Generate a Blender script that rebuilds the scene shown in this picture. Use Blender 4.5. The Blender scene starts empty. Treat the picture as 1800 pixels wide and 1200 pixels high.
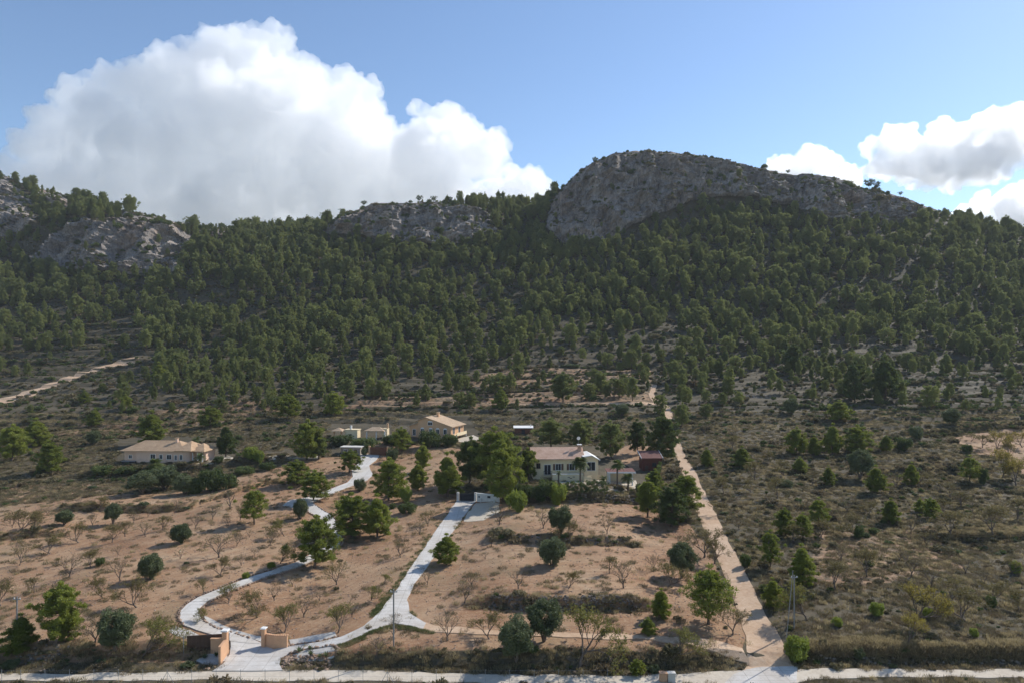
import bpy, bmesh, math, random
import numpy as np
from mathutils import Vector, Matrix
from mathutils.bvhtree import BVHTree

random.seed(7)
rng = np.random.default_rng(7)
scene = bpy.context.scene
col = scene.collection

# ------------------------------------------------------------------ camera
FPX, HOR, CAMZ = 1200.0, 630.0, 37.0          # focal length and horizon of an 1800 x 1200 frame
cam_data = bpy.data.cameras.new("camera")
cam_data.sensor_width = 36.0
cam_data.lens = 24.0
cam_data.shift_y = 30.0 / 1800.0
cam_data.clip_start = 0.5
cam_data.clip_end = 30000.0
cam = bpy.data.objects.new("camera", cam_data)
cam.location = (0, 0, CAMZ)
cam.rotation_euler = (math.radians(90), 0, 0)
col.objects.link(cam)
scene.camera = cam

# ------------------------------------------------------------------ daylight
SUN_EL, SUN_AZ = math.radians(38), math.radians(53)      # azimuth clockwise from the view direction
world = bpy.data.worlds.new("World")
scene.world = world
world.use_nodes = True
wn = world.node_tree.nodes
sky = wn.new("ShaderNodeTexSky")
sky.sky_type = 'NISHITA'
sky.sun_disc = False
sky.sun_elevation = SUN_EL
sky.sun_rotation = SUN_AZ
sky.altitude = 300
sky.air_density = 1.0
sky.dust_density = 0.2
sky.ozone_density = 3.0
bg = wn["Background"]
bg.inputs["Strength"].default_value = 0.12
world.node_tree.links.new(sky.outputs[0], bg.inputs[0])

sun_data = bpy.data.lights.new("sun", 'SUN')
sun_data.energy = 3.7
sun_data.angle = math.radians(0.5)
sun_data.color = (1.0, 0.955, 0.89)
sun = bpy.data.objects.new("sun", sun_data)
SUN_DIR = Vector((math.sin(SUN_AZ) * math.cos(SUN_EL), math.cos(SUN_AZ) * math.cos(SUN_EL), math.sin(SUN_EL)))
sun.rotation_euler = (-SUN_DIR).to_track_quat('-Z', 'Y').to_euler()
sun.location = SUN_DIR * 300
col.objects.link(sun)

scene.view_settings.view_transform = 'Standard'
scene.view_settings.look = 'None'
scene.view_settings.gamma = 1.0
scene.view_settings.use_curve_mapping = False
scene.view_settings.exposure = 0.48
cy = scene.cycles
cy.use_denoising = True
cy.max_bounces = 46
cy.diffuse_bounces = 3
cy.glossy_bounces = 2
cy.transmission_bounces = 2
cy.transparent_max_bounces = 8
cy.volume_bounces = 44
cy.use_adaptive_sampling = True
cy.adaptive_threshold = 0.025

# ------------------------------------------------------------------ helpers
def tag(o, label=None, cat=None, group=None, kind=None):
    if label: o["label"] = label
    if cat: o["category"] = cat
    if group: o["group"] = group
    if kind: o["kind"] = kind
    return o

def link(o, parent=None):
    col.objects.link(o)
    if parent is not None:
        o.parent = parent
    return o

def empty(name, loc, rz=0.0):
    o = bpy.data.objects.new(name, None)
    o.empty_display_size = 0.5
    o.location = loc
    o.rotation_euler = (0, 0, rz)
    col.objects.link(o)
    return o

def np_mesh(name, verts, faces, smooth=False):
    """verts (n,3), faces (m,k) with one k; fast builder"""
    verts = np.asarray(verts, dtype=np.float32); faces = np.asarray(faces, dtype=np.int32)
    me = bpy.data.meshes.new(name)
    m, k = faces.shape
    me.vertices.add(len(verts)); me.vertices.foreach_set("co", verts.ravel())
    me.loops.add(m * k); me.loops.foreach_set("vertex_index", faces.ravel())
    me.polygons.add(m)
    me.polygons.foreach_set("loop_start", np.arange(0, m * k, k, dtype=np.int32))
    me.polygons.foreach_set("use_smooth", np.full(m, smooth, dtype=bool))
    me.update(calc_edges=True)
    return me

def _hash(ix, iy, iz, s):
    h = (ix.astype(np.int64) * 374761393 + iy.astype(np.int64) * 668265263 + iz.astype(np.int64) * 2147483647 + s * 1274126177) & 0xFFFFFFFF
    h = ((h ^ (h >> 13)) * 1274126177) & 0xFFFFFFFF
    h = ((h ^ (h >> 16)) * 2246822519) & 0xFFFFFFFF
    return ((h ^ (h >> 15)) & 0xFFFFFF) / float(0xFFFFFF) * 2 - 1

def vnoise(p, s=0):
    """value noise in -1..1, p (n,3)"""
    i = np.floor(p).astype(np.int64); f = p - i
    f = f * f * f * (f * (f * 6 - 15) + 10)
    out = np.zeros(len(p))
    for dx in (0, 1):
        wx = f[:, 0] if dx else 1 - f[:, 0]
        for dy in (0, 1):
            wy = f[:, 1] if dy else 1 - f[:, 1]
            for dz in (0, 1):
                wz = f[:, 2] if dz else 1 - f[:, 2]
                out += wx * wy * wz * _hash(i[:, 0] + dx, i[:, 1] + dy, i[:, 2] + dz, s)
    return out

def fbm(p, oct=4, s=0, gain=0.5, ridged=False):
    a, t, out = 1.0, 0.0, np.zeros(len(p))
    q = np.array(p, dtype=float)
    for o in range(oct):
        n = vnoise(q, s + o * 17)
        if ridged: n = 1 - 2 * np.abs(n)
        out += a * n; t += a
        a *= gain; q = q * 2.03 + 11.7
    return out / t

def sstep(a, b, x):
    t = np.clip((x - a) / (b - a), 0, 1)
    return t * t * (3 - 2 * t)

def in_poly(poly, x, y):
    poly = np.asarray(poly, float); x = np.asarray(x, float); y = np.asarray(y, float)
    c = np.zeros(x.shape, bool); n = len(poly); j = n - 1
    for i in range(n):
        xi, yi = poly[i]; xj, yj = poly[j]
        if yi != yj:
            c ^= ((yi > y) != (yj > y)) & (x < (xj - xi) * (y - yi) / (yj - yi) + xi)
        j = i
    return c

# ------------------------------------------------------------------ materials
class N:
    """tiny node-graph writer"""
    def __init__(s, name):
        s.m = bpy.data.materials.new(name); s.m.use_nodes = True
        s.t = s.m.node_tree; s.b = s.t.nodes["Principled BSDF"]; s.out = s.t.nodes["Material Output"]
        s.b.inputs["Roughness"].default_value = 0.9
        s.b.inputs["Specular IOR Level"].default_value = 0.2
    def n(s, typ, **kw):
        nd = s.t.nodes.new(typ)
        for k, v in kw.items():
            if k.startswith("i_"): nd.inputs[k[2:].replace("_", " ")].default_value = v
            else: setattr(nd, k, v)
        return nd
    def l(s, a, b): s.t.links.new(a, b)
    def coord(s, kind="Object"): return s.n("ShaderNodeTexCoord").outputs[kind]
    def noise(s, vec, scale, detail=5, rough=0.6, dist=0.0):
        nd = s.n("ShaderNodeTexNoise", i_Scale=scale, i_Detail=detail, i_Roughness=rough, i_Distortion=dist)
        if vec is not None: s.l(vec, nd.inputs["Vector"])
        return nd.outputs[0]
    def ramp(s, fac, stops):
        nd = s.n("ShaderNodeValToRGB"); e = nd.color_ramp.elements
        while len(e) < len(stops): e.new(0.5)
        for el, (p, c) in zip(e, stops):
            el.position = p; el.color = (*c, 1) if len(c) == 3 else c
        s.l(fac, nd.inputs[0]); return nd.outputs[0]
    def mix(s, fac, a, b, mode='MIX'):
        nd = s.n("ShaderNodeMix", data_type='RGBA', blend_type=mode)
        for v, k in ((fac, 0), (a, 6), (b, 7)):
            if hasattr(v, "links"): s.l(v, nd.inputs[k])
            elif k == 0: nd.inputs[0].default_value = v
            else: nd.inputs[k].default_value = (*v, 1)
        return nd.outputs[2]
    def math(s, op, a, b=None, clamp=False):
        nd = s.n("ShaderNodeMath", operation=op, use_clamp=clamp)
        for i, v in enumerate((a, b)):
            if v is None: continue
            if hasattr(v, "links"): s.l(v, nd.inputs[i])
            else: nd.inputs[i].default_value = v
        return nd.outputs[0]
    def attr(s, name):
        return s.n("ShaderNodeAttribute", attribute_name=name)
    def bump(s, h, strength=0.5, dist=0.1):
        nd = s.n("ShaderNodeBump", i_Strength=strength, i_Distance=dist)
        s.l(h, nd.inputs["Height"]); s.l(nd.outputs[0], s.b.inputs["Normal"])
    def color(s, c):
        if hasattr(c, "links"): s.l(c, s.b.inputs["Base Color"])
        else: s.b.inputs["Base Color"].default_value = (*c, 1)
        return s
    def mapping(s, vec, scale=(1, 1, 1), rot=(0, 0, 0)):
        nd = s.n("ShaderNodeMapping"); nd.inputs["Scale"].default_value = scale; nd.inputs["Rotation"].default_value = rot
        s.l(vec, nd.inputs["Vector"]); return nd.outputs[0]

def plain(name, c, var=0.12, scale=3.0, rough=0.85, bump=0.0):
    """painted or natural surface with faint procedural wear"""
    g = N(name); v = g.coord()
    n = g.noise(v, scale, 6, 0.65)
    lo = tuple(x * (1 - var) for x in c); hi = tuple(min(1, x * (1 + var)) for x in c)
    g.color(g.ramp(n, [(0.3, lo), (0.7, hi)]))
    g.b.inputs["Roughness"].default_value = rough
    if bump: g.bump(g.noise(v, scale * 6, 4), bump, 0.02)
    return g.m
# ------------------------------------------------------------------ terrain
# control columns of the massif: picture column -> (row, depth) of cliff foot, cliff brow and ridge
RIDGE = [(-900, 470,520, 340,560, 180,640), (0, 430,530, 380,555, 308,640), (60, 478,505, 395,535, 330,620), (170, 484,500, 388,535, 356,600),
 (300, 472,505, 402,535, 388,590), (345, 440,520, 415,560, 400,640), (450, 440,520, 420,580, 406,680), (545, 430,540, 412,580, 405,650),
 (600, 428,545, 388,575, 381,620), (660, 433,545, 368,580, 361,610), (760, 435,545, 366,580, 358,612), (830, 425,550, 372,585, 359,630), (900, 415,560, 385,600, 360,660),
 (955, 415,560, 375,600, 355,650), (985, 432,550, 345,585, 337,600), (1012, 434,546, 318,588, 310,600), (1040, 430,545, 300,590, 291,600), (1080, 415,550, 284,596, 272,606), (1130, 400,555, 275,600, 263,615),
 (1200, 385,560, 290,600, 271,620), (1280, 380,562, 300,600, 283,620), (1350, 385,562, 322,597, 299,622), (1392, 388,565, 336,604, 312,628), (1412, 390,558, 330,586, 307,606), (1440, 390,556, 328,582, 307,604),
 (1500, 388,562, 342,590, 323,620), (1600, 387,570, 367,590, 355,620), (1660, 400,570, 390,590, 379,620), (1800, 427,570, 420,590, 414,630), (2700, 600,570, 585,590, 575,630)]
RC = np.array(RIDGE, float)
# depth -> ground height of the lower slope
LOW_D = np.array([15, 60, 72, 78, 84, 115, 150, 171, 200, 230, 290, 350, 432])
LOW_Z = np.array([-6, -2.0, -0.3, 0.0, 0.2, 2.0, 4.0, 5.3, 8.0, 12.0, 20.0, 31.0, 62.0])

# steps in the ground held by dry stone or earth banks: picture polyline, height, run-out behind
STEPS = [
 ([(590, 1166), (800, 1169), (1050, 1169), (1300, 1166)], 1.5, 60),     # bank along the bottom road
 ([(-80, 1160), (150, 1156), (330, 1150)], 1.4, 60),
 ([(1425, 1158), (1600, 1160), (1900, 1160)], 1.7, 70),
 ([(862, 1078), (950, 1086), (1040, 1086), (1125, 1084)], 1.7, 30),
 ([(888, 962), (950, 970), (1020, 970), (1102, 968)], 1.1, 25),
 ([(-60, 948), (0, 948), (80, 940)], 1.2, 20),
 ([(1640, 946), (1720, 950), (1850, 944)], 1.2, 25),
 ([(120, 900), (250, 900), (330, 896), (480, 850)], 1.2, 20),
 ([(150, 838), (250, 836), (350, 828), (480, 812)], 1.8, 30),
 ([(905, 890), (1000, 890), (1120, 886)], 1.6, 40),
 ([(1360, 900), (1410, 900), (1460, 903)], 0.9, 20),
 ([(1540, 838), (1660, 830), (1720, 822)], 1.1, 20),
 ([(1600, 768), (1720, 757), (1900, 750)], 1.4, 25),
]
def col_knots(px):
    """depth and height knots (n cols, k) of the smooth ground under picture columns px"""
    px = np.asarray(px, float)
    g = [np.interp(px, RC[:, 0], RC[:, i]) for i in range(1, 7)]
    Db, Dt, Ds = g[1], g[3], g[5]
    zb, zt, zs = (CAMZ + D * (HOR - y) / FPX for y, D in ((g[0], g[1]), (g[2], g[3]), (g[4], g[5])))
    one = np.ones_like(px)
    Dk = [d * one for d in LOW_D] + [Db, Dt, Ds, Ds + 50, Ds + 220, 1500 * one, 4000 * one]
    Zk = [z * one for z in LOW_Z] + [zb, zt, zs, zs - 18, zs - 110, 5 * one, -5 * one]
    return np.array(Dk).T, np.array(Zk).T

def base_z(px, D):
    Dk, Zk = col_knots(px)
    return np.array([np.interp(d, a, b) for d, a, b in zip(np.atleast_1d(D), Dk, Zk)])

def depth_at(px, py):
    """depth where the smooth ground shows at a picture point (first crossing)"""
    Dk, Zk = col_knots([px])
    D = np.linspace(40, 700, 6000); z = np.interp(D, Dk[0], Zk[0])
    y = HOR + (CAMZ - z) * FPX / D
    i = np.argmax(y <= py)
    return D[i]

def polyline_xy(pts):
    out = []
    for px, py in pts:
        D = depth_at(px, py); out.append(((px - 900) / FPX * D, D))
    return out

STEP_XY = [(np.array(polyline_xy(p)), h, r) for p, h, r in STEPS]

def steps_z(X, Y):
    z = np.zeros_like(X)
    for L, h, run in STEP_XY:
        d = Y - np.interp(X, L[:, 0], L[:, 1])
        ends = sstep(L[0, 0] - 9, L[0, 0] + 4, X) * (1 - sstep(L[-1, 0] - 4, L[-1, 0] + 9, X))
        z += h * ends * sstep(-0.55, 0.55, d) * np.exp(-np.clip(d, 0, None) / run)
    return z

TRK = np.array(sorted(polyline_xy([(1267, 960), (1240, 900), (1210, 830), (1191, 784), (1178, 755), (1175, 728), (1152, 700), (1150, 676)]), key=lambda q: q[1]))
def terrace(X, Y, z):
    """old field terraces of the middle slope: flat treads, short walls"""
    w = Y + 5.0 * vnoise(np.stack([X / 70, Y / 90, 0 * X], 1), 91) + 2.0 * vnoise(np.stack([X / 22, Y / 60, 0 * X], 1), 92)
    per = 11.5
    ph = (w / per) % 1.0
    saw = sstep(0.0, 0.10, ph) - ph                     # steps up, then gains less than the slope
    amp = 1.7 * sstep(222, 245, Y) * (1 - sstep(400, 440, Y)) * (0.75 + 0.35 * vnoise(np.stack([X / 45, Y / 30, 0 * X], 1), 93))
    amp *= np.where((X < -150) & (Y > 330), 1.6, 1.0)
    amp += 0.5 * sstep(150, 170, Y) * (1 - sstep(222, 245, Y)) * (sstep(62, 85, X) + 1 - sstep(-130, -110, X))
    amp *= sstep(3, 9, np.abs(X - np.interp(Y, TRK[:, 1], TRK[:, 0])))          # the dirt track cuts evenly through the terraces
    return z + amp * saw * 1.0

ROCK_POLYS = [
 [(48, 470), (75, 430), (120, 402), (150, 385), (185, 398), (235, 372), (262, 380), (300, 388), (336, 402), (334, 450), (312, 480), (240, 487), (160, 480), (100, 482)],
 [(-60, 300), (0, 306), (30, 330), (60, 350), (62, 395), (30, 412), (-60, 430)],
 [(60, 328), (110, 338), (132, 350), (120, 372), (95, 362), (60, 345)],
 [(225, 352), (300, 378), (340, 396), (340, 408), (290, 392), (240, 372)],
 [(345, 396), (400, 400), (440, 408), (400, 416), (350, 420)],
 [(572, 408), (590, 378), (610, 366), (655, 358), (760, 354), (820, 366), (858, 378), (872, 408), (820, 430), (700, 432), (640, 418)],
 [(958, 402), (972, 352), (1004, 308), (1050, 276), (1130, 258), (1280, 279), (1395, 304), (1440, 303), (1560, 333), (1665, 374), (1600, 388), (1500, 392), (1432, 390), (1398, 366), (1330, 352), (1240, 350), (1165, 372), (1110, 402), (1070, 424), (1000, 434)],
]
FIELD_POLYS = [
 [(-80, 905), (40, 885), (160, 878), (300, 872), (480, 826), (520, 808), (640, 800), (660, 775), (820, 790), (810, 872), (900, 893), (1120, 888), (1200, 915), (1240, 960), (1300, 1090), (1312, 1130), (1300, 1165), (-80, 1165)],
 [(1675, 770), (1740, 757), (1900, 752), (1900, 845), (1800, 838), (1770, 812), (1700, 792)],
 [(1060, 800), (1110, 780), (1180, 790), (1120, 830)],
]
TERRACE_SOIL = [[(600, 722), (640, 700), (850, 688), (1150, 688), (1150, 714), (900, 718), (620, 722)], [(790, 672), (900, 650), (1150, 645), (1150, 672), (850, 682)], [(0, 770), (200, 740), (420, 700), (520, 720), (400, 760), (200, 770)], [(0, 850), (200, 850), (200, 880), (0, 890)], [(1420, 940), (1640, 930), (1700, 1000), (1500, 1060), (1430, 1040)]]
# extra picture columns outside the frame so that the place goes on
inner = np.linspace(-60, 1860, 460)
PXC = np.concatenate([np.linspace(-1300, -80, 40), inner, np.linspace(1880, 3100, 40)])
SUB = [8, 6, 10, 8, 70, 60, 30, 42, 42, 54, 54, 80, 60, 80, 44, 10, 8, 6, 3]
Dk, Zk = col_knots(PXC)
rowsD, rowsZ, rowT = [], [], []
for k, n in enumerate(SUB):
    for j in range(n):
        t = j / n
        rowsD.append(Dk[:, k] * (1 - t) + Dk[:, k + 1] * t)
        rowsZ.append(Zk[:, k] * (1 - t) + Zk[:, k + 1] * t)
rowsD.append(Dk[:, len(SUB)]); rowsZ.append(Zk[:, len(SUB)])
GD, GZ = np.array(rowsD), np.array(rowsZ)                # (rows, cols)
for _ in range(3):                                       # round the knees of the profile below the cliffs
    m = (GD < 520)
    sm = GZ.copy(); sm[1:-1] = (GZ[:-2] + GZ[1:-1] * 2 + GZ[2:]) / 4
    sd = GD.copy(); sd[1:-1] = (GD[:-2] + GD[1:-1] * 2 + GD[2:]) / 4
    GZ = np.where(m, sm, GZ); GD = np.where(m, sd, GD)
GPX = np.broadcast_to(PXC, GD.shape)
shp = GD.shape
D = GD.ravel(); X = ((GPX - 900) / FPX * GD).ravel(); Y = D.copy(); Z = GZ.ravel().copy()
PX0 = GPX.ravel(); PY0 = HOR + (CAMZ - Z) * FPX / D
Z += steps_z(X, Y)
Z = terrace(X, Y, Z)
P2 = np.stack([X, Y, 0 * X], 1)
Z += 0.22 * fbm(P2 / 14, 3, 5) * sstep(84, 100, Y) * (1 - sstep(240, 330, Y))
Z += 2.4 * fbm(P2 / 60, 4, 15) * sstep(250, 340, Y) + 5.5 * fbm(P2 / 90, 4, 25) * sstep(400, 480, Y) * (1 - 0.7 * sstep(560, 600, Y))
behind = PX0 * 0
rock = np.zeros_like(X)
cand = (D > 470) & (D < 720)
for poly in ROCK_POLYS:
    rock[cand] = np.maximum(rock[cand], in_poly(poly, PX0[cand], PY0[cand]).astype(float))
R2 = rock.reshape(shp)
for _ in range(9):
    B = R2.copy(); B[1:-1, 1:-1] = (R2[:-2, 1:-1] + R2[2:, 1:-1] + R2[1:-1, :-2] + R2[1:-1, 2:] + 2 * R2[1:-1, 1:-1]) / 6
    R2 = B
rock = R2.ravel()
# crags: buttresses, gullies, ledges and blocks pushed out of the face
P3 = np.stack([X, Y, Z], 1)
warp = P3 + 6 * np.stack([vnoise(P3 / 17, 31), vnoise(P3 / 17, 32), vnoise(P3 / 17, 33)], 1)
butt = fbm(np.stack([warp[:, 0] / 26, warp[:, 1] / 26, warp[:, 2] / 105], 1), 4, 41, 0.55, True)
blk = fbm(np.stack([warp[:, 0] / 9, warp[:, 1] / 9, warp[:, 2] / 11], 1), 3, 51, 0.6, True)
fine = fbm(P3 / 2.6, 2, 61)
edge = np.clip((PY0 - np.interp(PX0, RC[:, 0], RC[:, 5])) / 12, 0.30, 1)     # keep the ridge line where it is
push = rock * (16.0 * (butt - 0.12) + 4.8 * blk + 1.6 * fine)
Y -= push * 0.85 * edge
Z += push * 0.22 * edge + rock * 1.2 * blk * (edge > .9) * (1 - edge)
Z += (1 - rock) * 1.2 * fbm(P3 / 12, 2, 71) * sstep(440, 500, D)
# soil of the tilled orchards
soil = np.zeros_like(X)
for poly in FIELD_POLYS:
    soil = np.maximum(soil, in_poly(poly, PX0, PY0).astype(float))
for poly in TERRACE_SOIL:
    soil = np.maximum(soil, 0.52 * in_poly(poly, PX0, PY0))
soil *= (D < 420)
S2 = soil.reshape(shp)
for _ in range(2):
    B = S2.copy(); B[1:-1, 1:-1] = (S2[:-2, 1:-1] + S2[2:, 1:-1] + S2[1:-1, :-2] + S2[1:-1, 2:] + 2 * S2[1:-1, 1:-1]) / 6
    S2 = B
soil = S2.ravel()
r, c = shp
idx = np.arange(r * c).reshape(r, c)
F = np.stack([idx[:-1, :-1], idx[:-1, 1:], idx[1:, 1:], idx[1:, :-1]], -1).reshape(-1, 4)
TV = np.stack([X, Y, Z], 1)
me = np_mesh("terrain", TV, F, smooth=True)
me.polygons.foreach_set("use_smooth", (rock[F].mean(1) < 0.4))
for nm, arr in (("soil", soil), ("rock", rock)):
    a = me.attributes.new(nm, 'FLOAT', 'POINT'); a.data.foreach_set("value", arr.astype(np.float32))
TERR = BVHTree.FromPolygons([tuple(v) for v in TV.tolist()], [tuple(f) for f in F.tolist()])

g = N("hillside ground")
v = g.coord()
n1 = g.noise(v, 0.035, 5, 0.6); n2 = g.noise(v, 0.45, 6, 0.7); n3 = g.noise(v, 2.6, 5, 0.7)
scrub = g.ramp(g.math('ADD', g.math('MULTIPLY', n1, 0.45), g.math('MULTIPLY', n2, 0.55)),
    [(0.30, (0.060, 0.050, 0.033)), (0.45, (0.090, 0.072, 0.047)), (0.56, (0.128, 0.098, 0.063)), (0.70, (0.195, 0.145, 0.095))])
scrub = g.mix(g.ramp(n3, [(0.42, (0, 0, 0)), (0.62, (1, 1, 1))]), g.mix(0.55, scrub, (0.075, 0.070, 0.040)), scrub)
px_ = g.n("ShaderNodeSeparateXYZ"); g.l(v, px_.inputs[0])
wood = g.ramp(g.math('ADD', g.math('MULTIPLY', px_.outputs[1], 0.002), g.math('MULTIPLY', n1, 0.12)), [(0.72, (0, 0, 0)), (0.94, (1, 1, 1))])
scrub = g.mix(g.math('MULTIPLY', wood, 0.8), scrub, g.mix(n2, (0.040, 0.036, 0.022), (0.095, 0.080, 0.048)))
east = g.ramp(g.math('MULTIPLY', g.math('ADD', px_.outputs[0], 30.0), 0.02), [(0.25, (0, 0, 0)), (0.45, (1, 1, 1))])
rowsL = g.noise(g.mapping(g.mapping(v, (1, 1, 1), (0, 0, math.radians(-52))), (0.05, 1.1, 1)), 1.0, 4, 0.6, 0.6)      # plough lines climbing to the right
rowsR = g.noise(g.mapping(g.mapping(v, (1, 1, 1), (0, 0, math.radians(-3))), (0.05, 1.0, 1)), 1.0, 4, 0.6, 0.6)       # plough lines along the terraces
tl_ = g.n("ShaderNodeMix", data_type='FLOAT'); g.l(east, tl_.inputs[0]); g.l(rowsL, tl_.inputs[2]); g.l(rowsR, tl_.inputs[3])
tilf = g.ramp(tl_.outputs[0], [(0.38, (1, 1, 1)), (0.56, (0, 0, 0))])
fb = g.noise(v, 0.055, 6, 0.7, 0.4)
fieldc = g.ramp(g.math('ADD', g.math('MULTIPLY', n2, 0.35), g.math('MULTIPLY', fb, 0.65)),
    [(0.34, (0.232, 0.116, 0.060)), (0.45, (0.310, 0.176, 0.096)), (0.55, (0.372, 0.236, 0.138)), (0.66, (0.430, 0.312, 0.198))])
fieldc = g.mix(g.math('MULTIPLY', tilf, 0.58), fieldc, g.mix(0.6, fieldc, (0.150, 0.078, 0.045)))
fieldc = g.mix(g.ramp(n3, [(0.50, (0, 0, 0)), (0.68, (0.55, 0.55, 0.55))]), fieldc, (0.47, 0.345, 0.215))
fieldc = g.mix(g.ramp(g.noise(v, 6.0, 4, 0.75), [(0.30, (0.45, 0.45, 0.45)), (0.42, (0, 0, 0))]), fieldc, (0.17, 0.095, 0.055))
weeds = g.ramp(g.math('ADD', g.math('MULTIPLY', g.noise(v, 0.09, 5, 0.65), 0.7), g.math('MULTIPLY', n3, 0.3)), [(0.53, (0, 0, 0)), (0.63, (1, 1, 1))])
fieldc = g.mix(g.math('MULTIPLY', weeds, 0.55), fieldc, (0.205, 0.160, 0.090))
sm = g.math('ADD', g.attr("soil").outputs["Fac"], g.math('MULTIPLY', g.math('SUBTRACT', n2, 0.5), 0.9))
sm = g.ramp(sm, [(0.42, (0, 0, 0)), (0.58, (1, 1, 1))])
gc = g.mix(sm, scrub, fieldc)
rv = g.mapping(v, (1, 1, 0.55))
r1 = g.noise(rv, 0.09, 8, 0.68, 0.6); r2 = g.noise(rv, 0.55, 8, 0.72)
rc = g.ramp(g.math('ADD', g.math('MULTIPLY', r1, 0.5), g.math('MULTIPLY', r2, 0.5)),
    [(0.34, (0.100, 0.088, 0.078)), (0.45, (0.215, 0.188, 0.166)), (0.55, (0.305, 0.265, 0.230)), (0.66, (0.41, 0.35, 0.295))])
rc = g.mix(g.ramp(g.noise(rv, 0.03, 5, 0.7), [(0.52, (0, 0, 0)), (0.66, (1, 1, 1))]), rc, g.mix(0.5, rc, (0.40, 0.265, 0.17)))
stk = g.noise(g.mapping(v, (1, 1, 0.16)), 0.16, 6, 0.7, 0.5)
rc = g.mix(g.ramp(stk, [(0.36, (0.85, 0.85, 0.85)), (0.50, (0, 0, 0))]), rc, g.mix(0.7, rc, (0.07, 0.064, 0.060)))
rc = g.mix(g.ramp(g.noise(rv, 0.045, 6, 0.65, 0.8), [(0.54, (0, 0, 0)), (0.64, (0.7, 0.7, 0.7))]), rc, (0.43, 0.37, 0.31))
crk = g.n("ShaderNodeTexVoronoi", feature='DISTANCE_TO_EDGE', i_Scale=0.22)
g.l(g.mix(0.12, rv, g.n("ShaderNodeTexNoise", i_Scale=0.3).outputs[1], 'LINEAR_LIGHT'), crk.inputs["Vector"])
rc = g.mix(g.ramp(crk.outputs["Distance"], [(0.0, (1, 1, 1)), (0.05, (0, 0, 0))]), rc, g.mix(0.6, rc, (0.07, 0.065, 0.06)))
rm = g.math('ADD', g.attr("rock").outputs["Fac"], g.math('MULTIPLY', g.math('SUBTRACT', g.noise(v, 0.11, 6, 0.7), 0.5), 1.1))
rm = g.ramp(rm, [(0.40, (0, 0, 0)), (0.50, (1, 1, 1))])
g.color(g.mix(rm, gc, rc))
hb = g.math('ADD', g.math('MULTIPLY', n3, 0.5), g.math('MULTIPLY', g.noise(v, 9.0, 4, 0.7), 0.25))
hb = g.math('ADD', hb, g.math('MULTIPLY', tl_.outputs[0], g.math('MULTIPLY', g.attr("soil").outputs["Fac"], 0.45)))
hb = g.math('ADD', hb, g.math('MULTIPLY', g.attr("rock").outputs["Fac"], g.math('MULTIPLY', r2, 9.0)))
g.bump(hb, 0.7, 0.22)
TERR_MAT = g.m
me.materials.append(TERR_MAT)
terrain = link(bpy.data.objects.new("hillside", me)); tag(terrain, "tilled orchard ground and scrub slope rising to grey limestone crags", None, None, "structure")

def at(px, py):
    """ground point shown at a picture point"""
    d = Vector(((px - 900) / FPX, 1.0, (HOR - py) / FPX)).normalized()
    h = TERR.ray_cast(Vector((0, 0, CAMZ)), d, 3000)
    return h[0]

def gz(x, y):
    h = TERR.ray_cast(Vector((x, y, 600)), Vector((0, 0, -1)), 1200)
    return h[0].z if h[0] is not None else 0.0

def pix(p):
    return 900 + FPX * p[0] / p[1], HOR + (CAMZ - p[2]) * FPX / p[1]
# ------------------------------------------------------------------ clouds (closed bodies of scattering air, far behind the ridge)
def cloud_mat(name, dens):
    m = bpy.data.materials.new(name); m.use_nodes = True
    t = m.node_tree; t.nodes.remove(t.nodes["Principled BSDF"])
    vs = t.nodes.new("ShaderNodeVolumeScatter")
    vs.inputs["Color"].default_value = (1, 1, 1, 1); vs.inputs["Density"].default_value = dens; vs.inputs["Anisotropy"].default_value = 0.72
    t.links.new(vs.outputs[0], t.nodes["Material Output"].inputs["Volume"])
    return m

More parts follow.
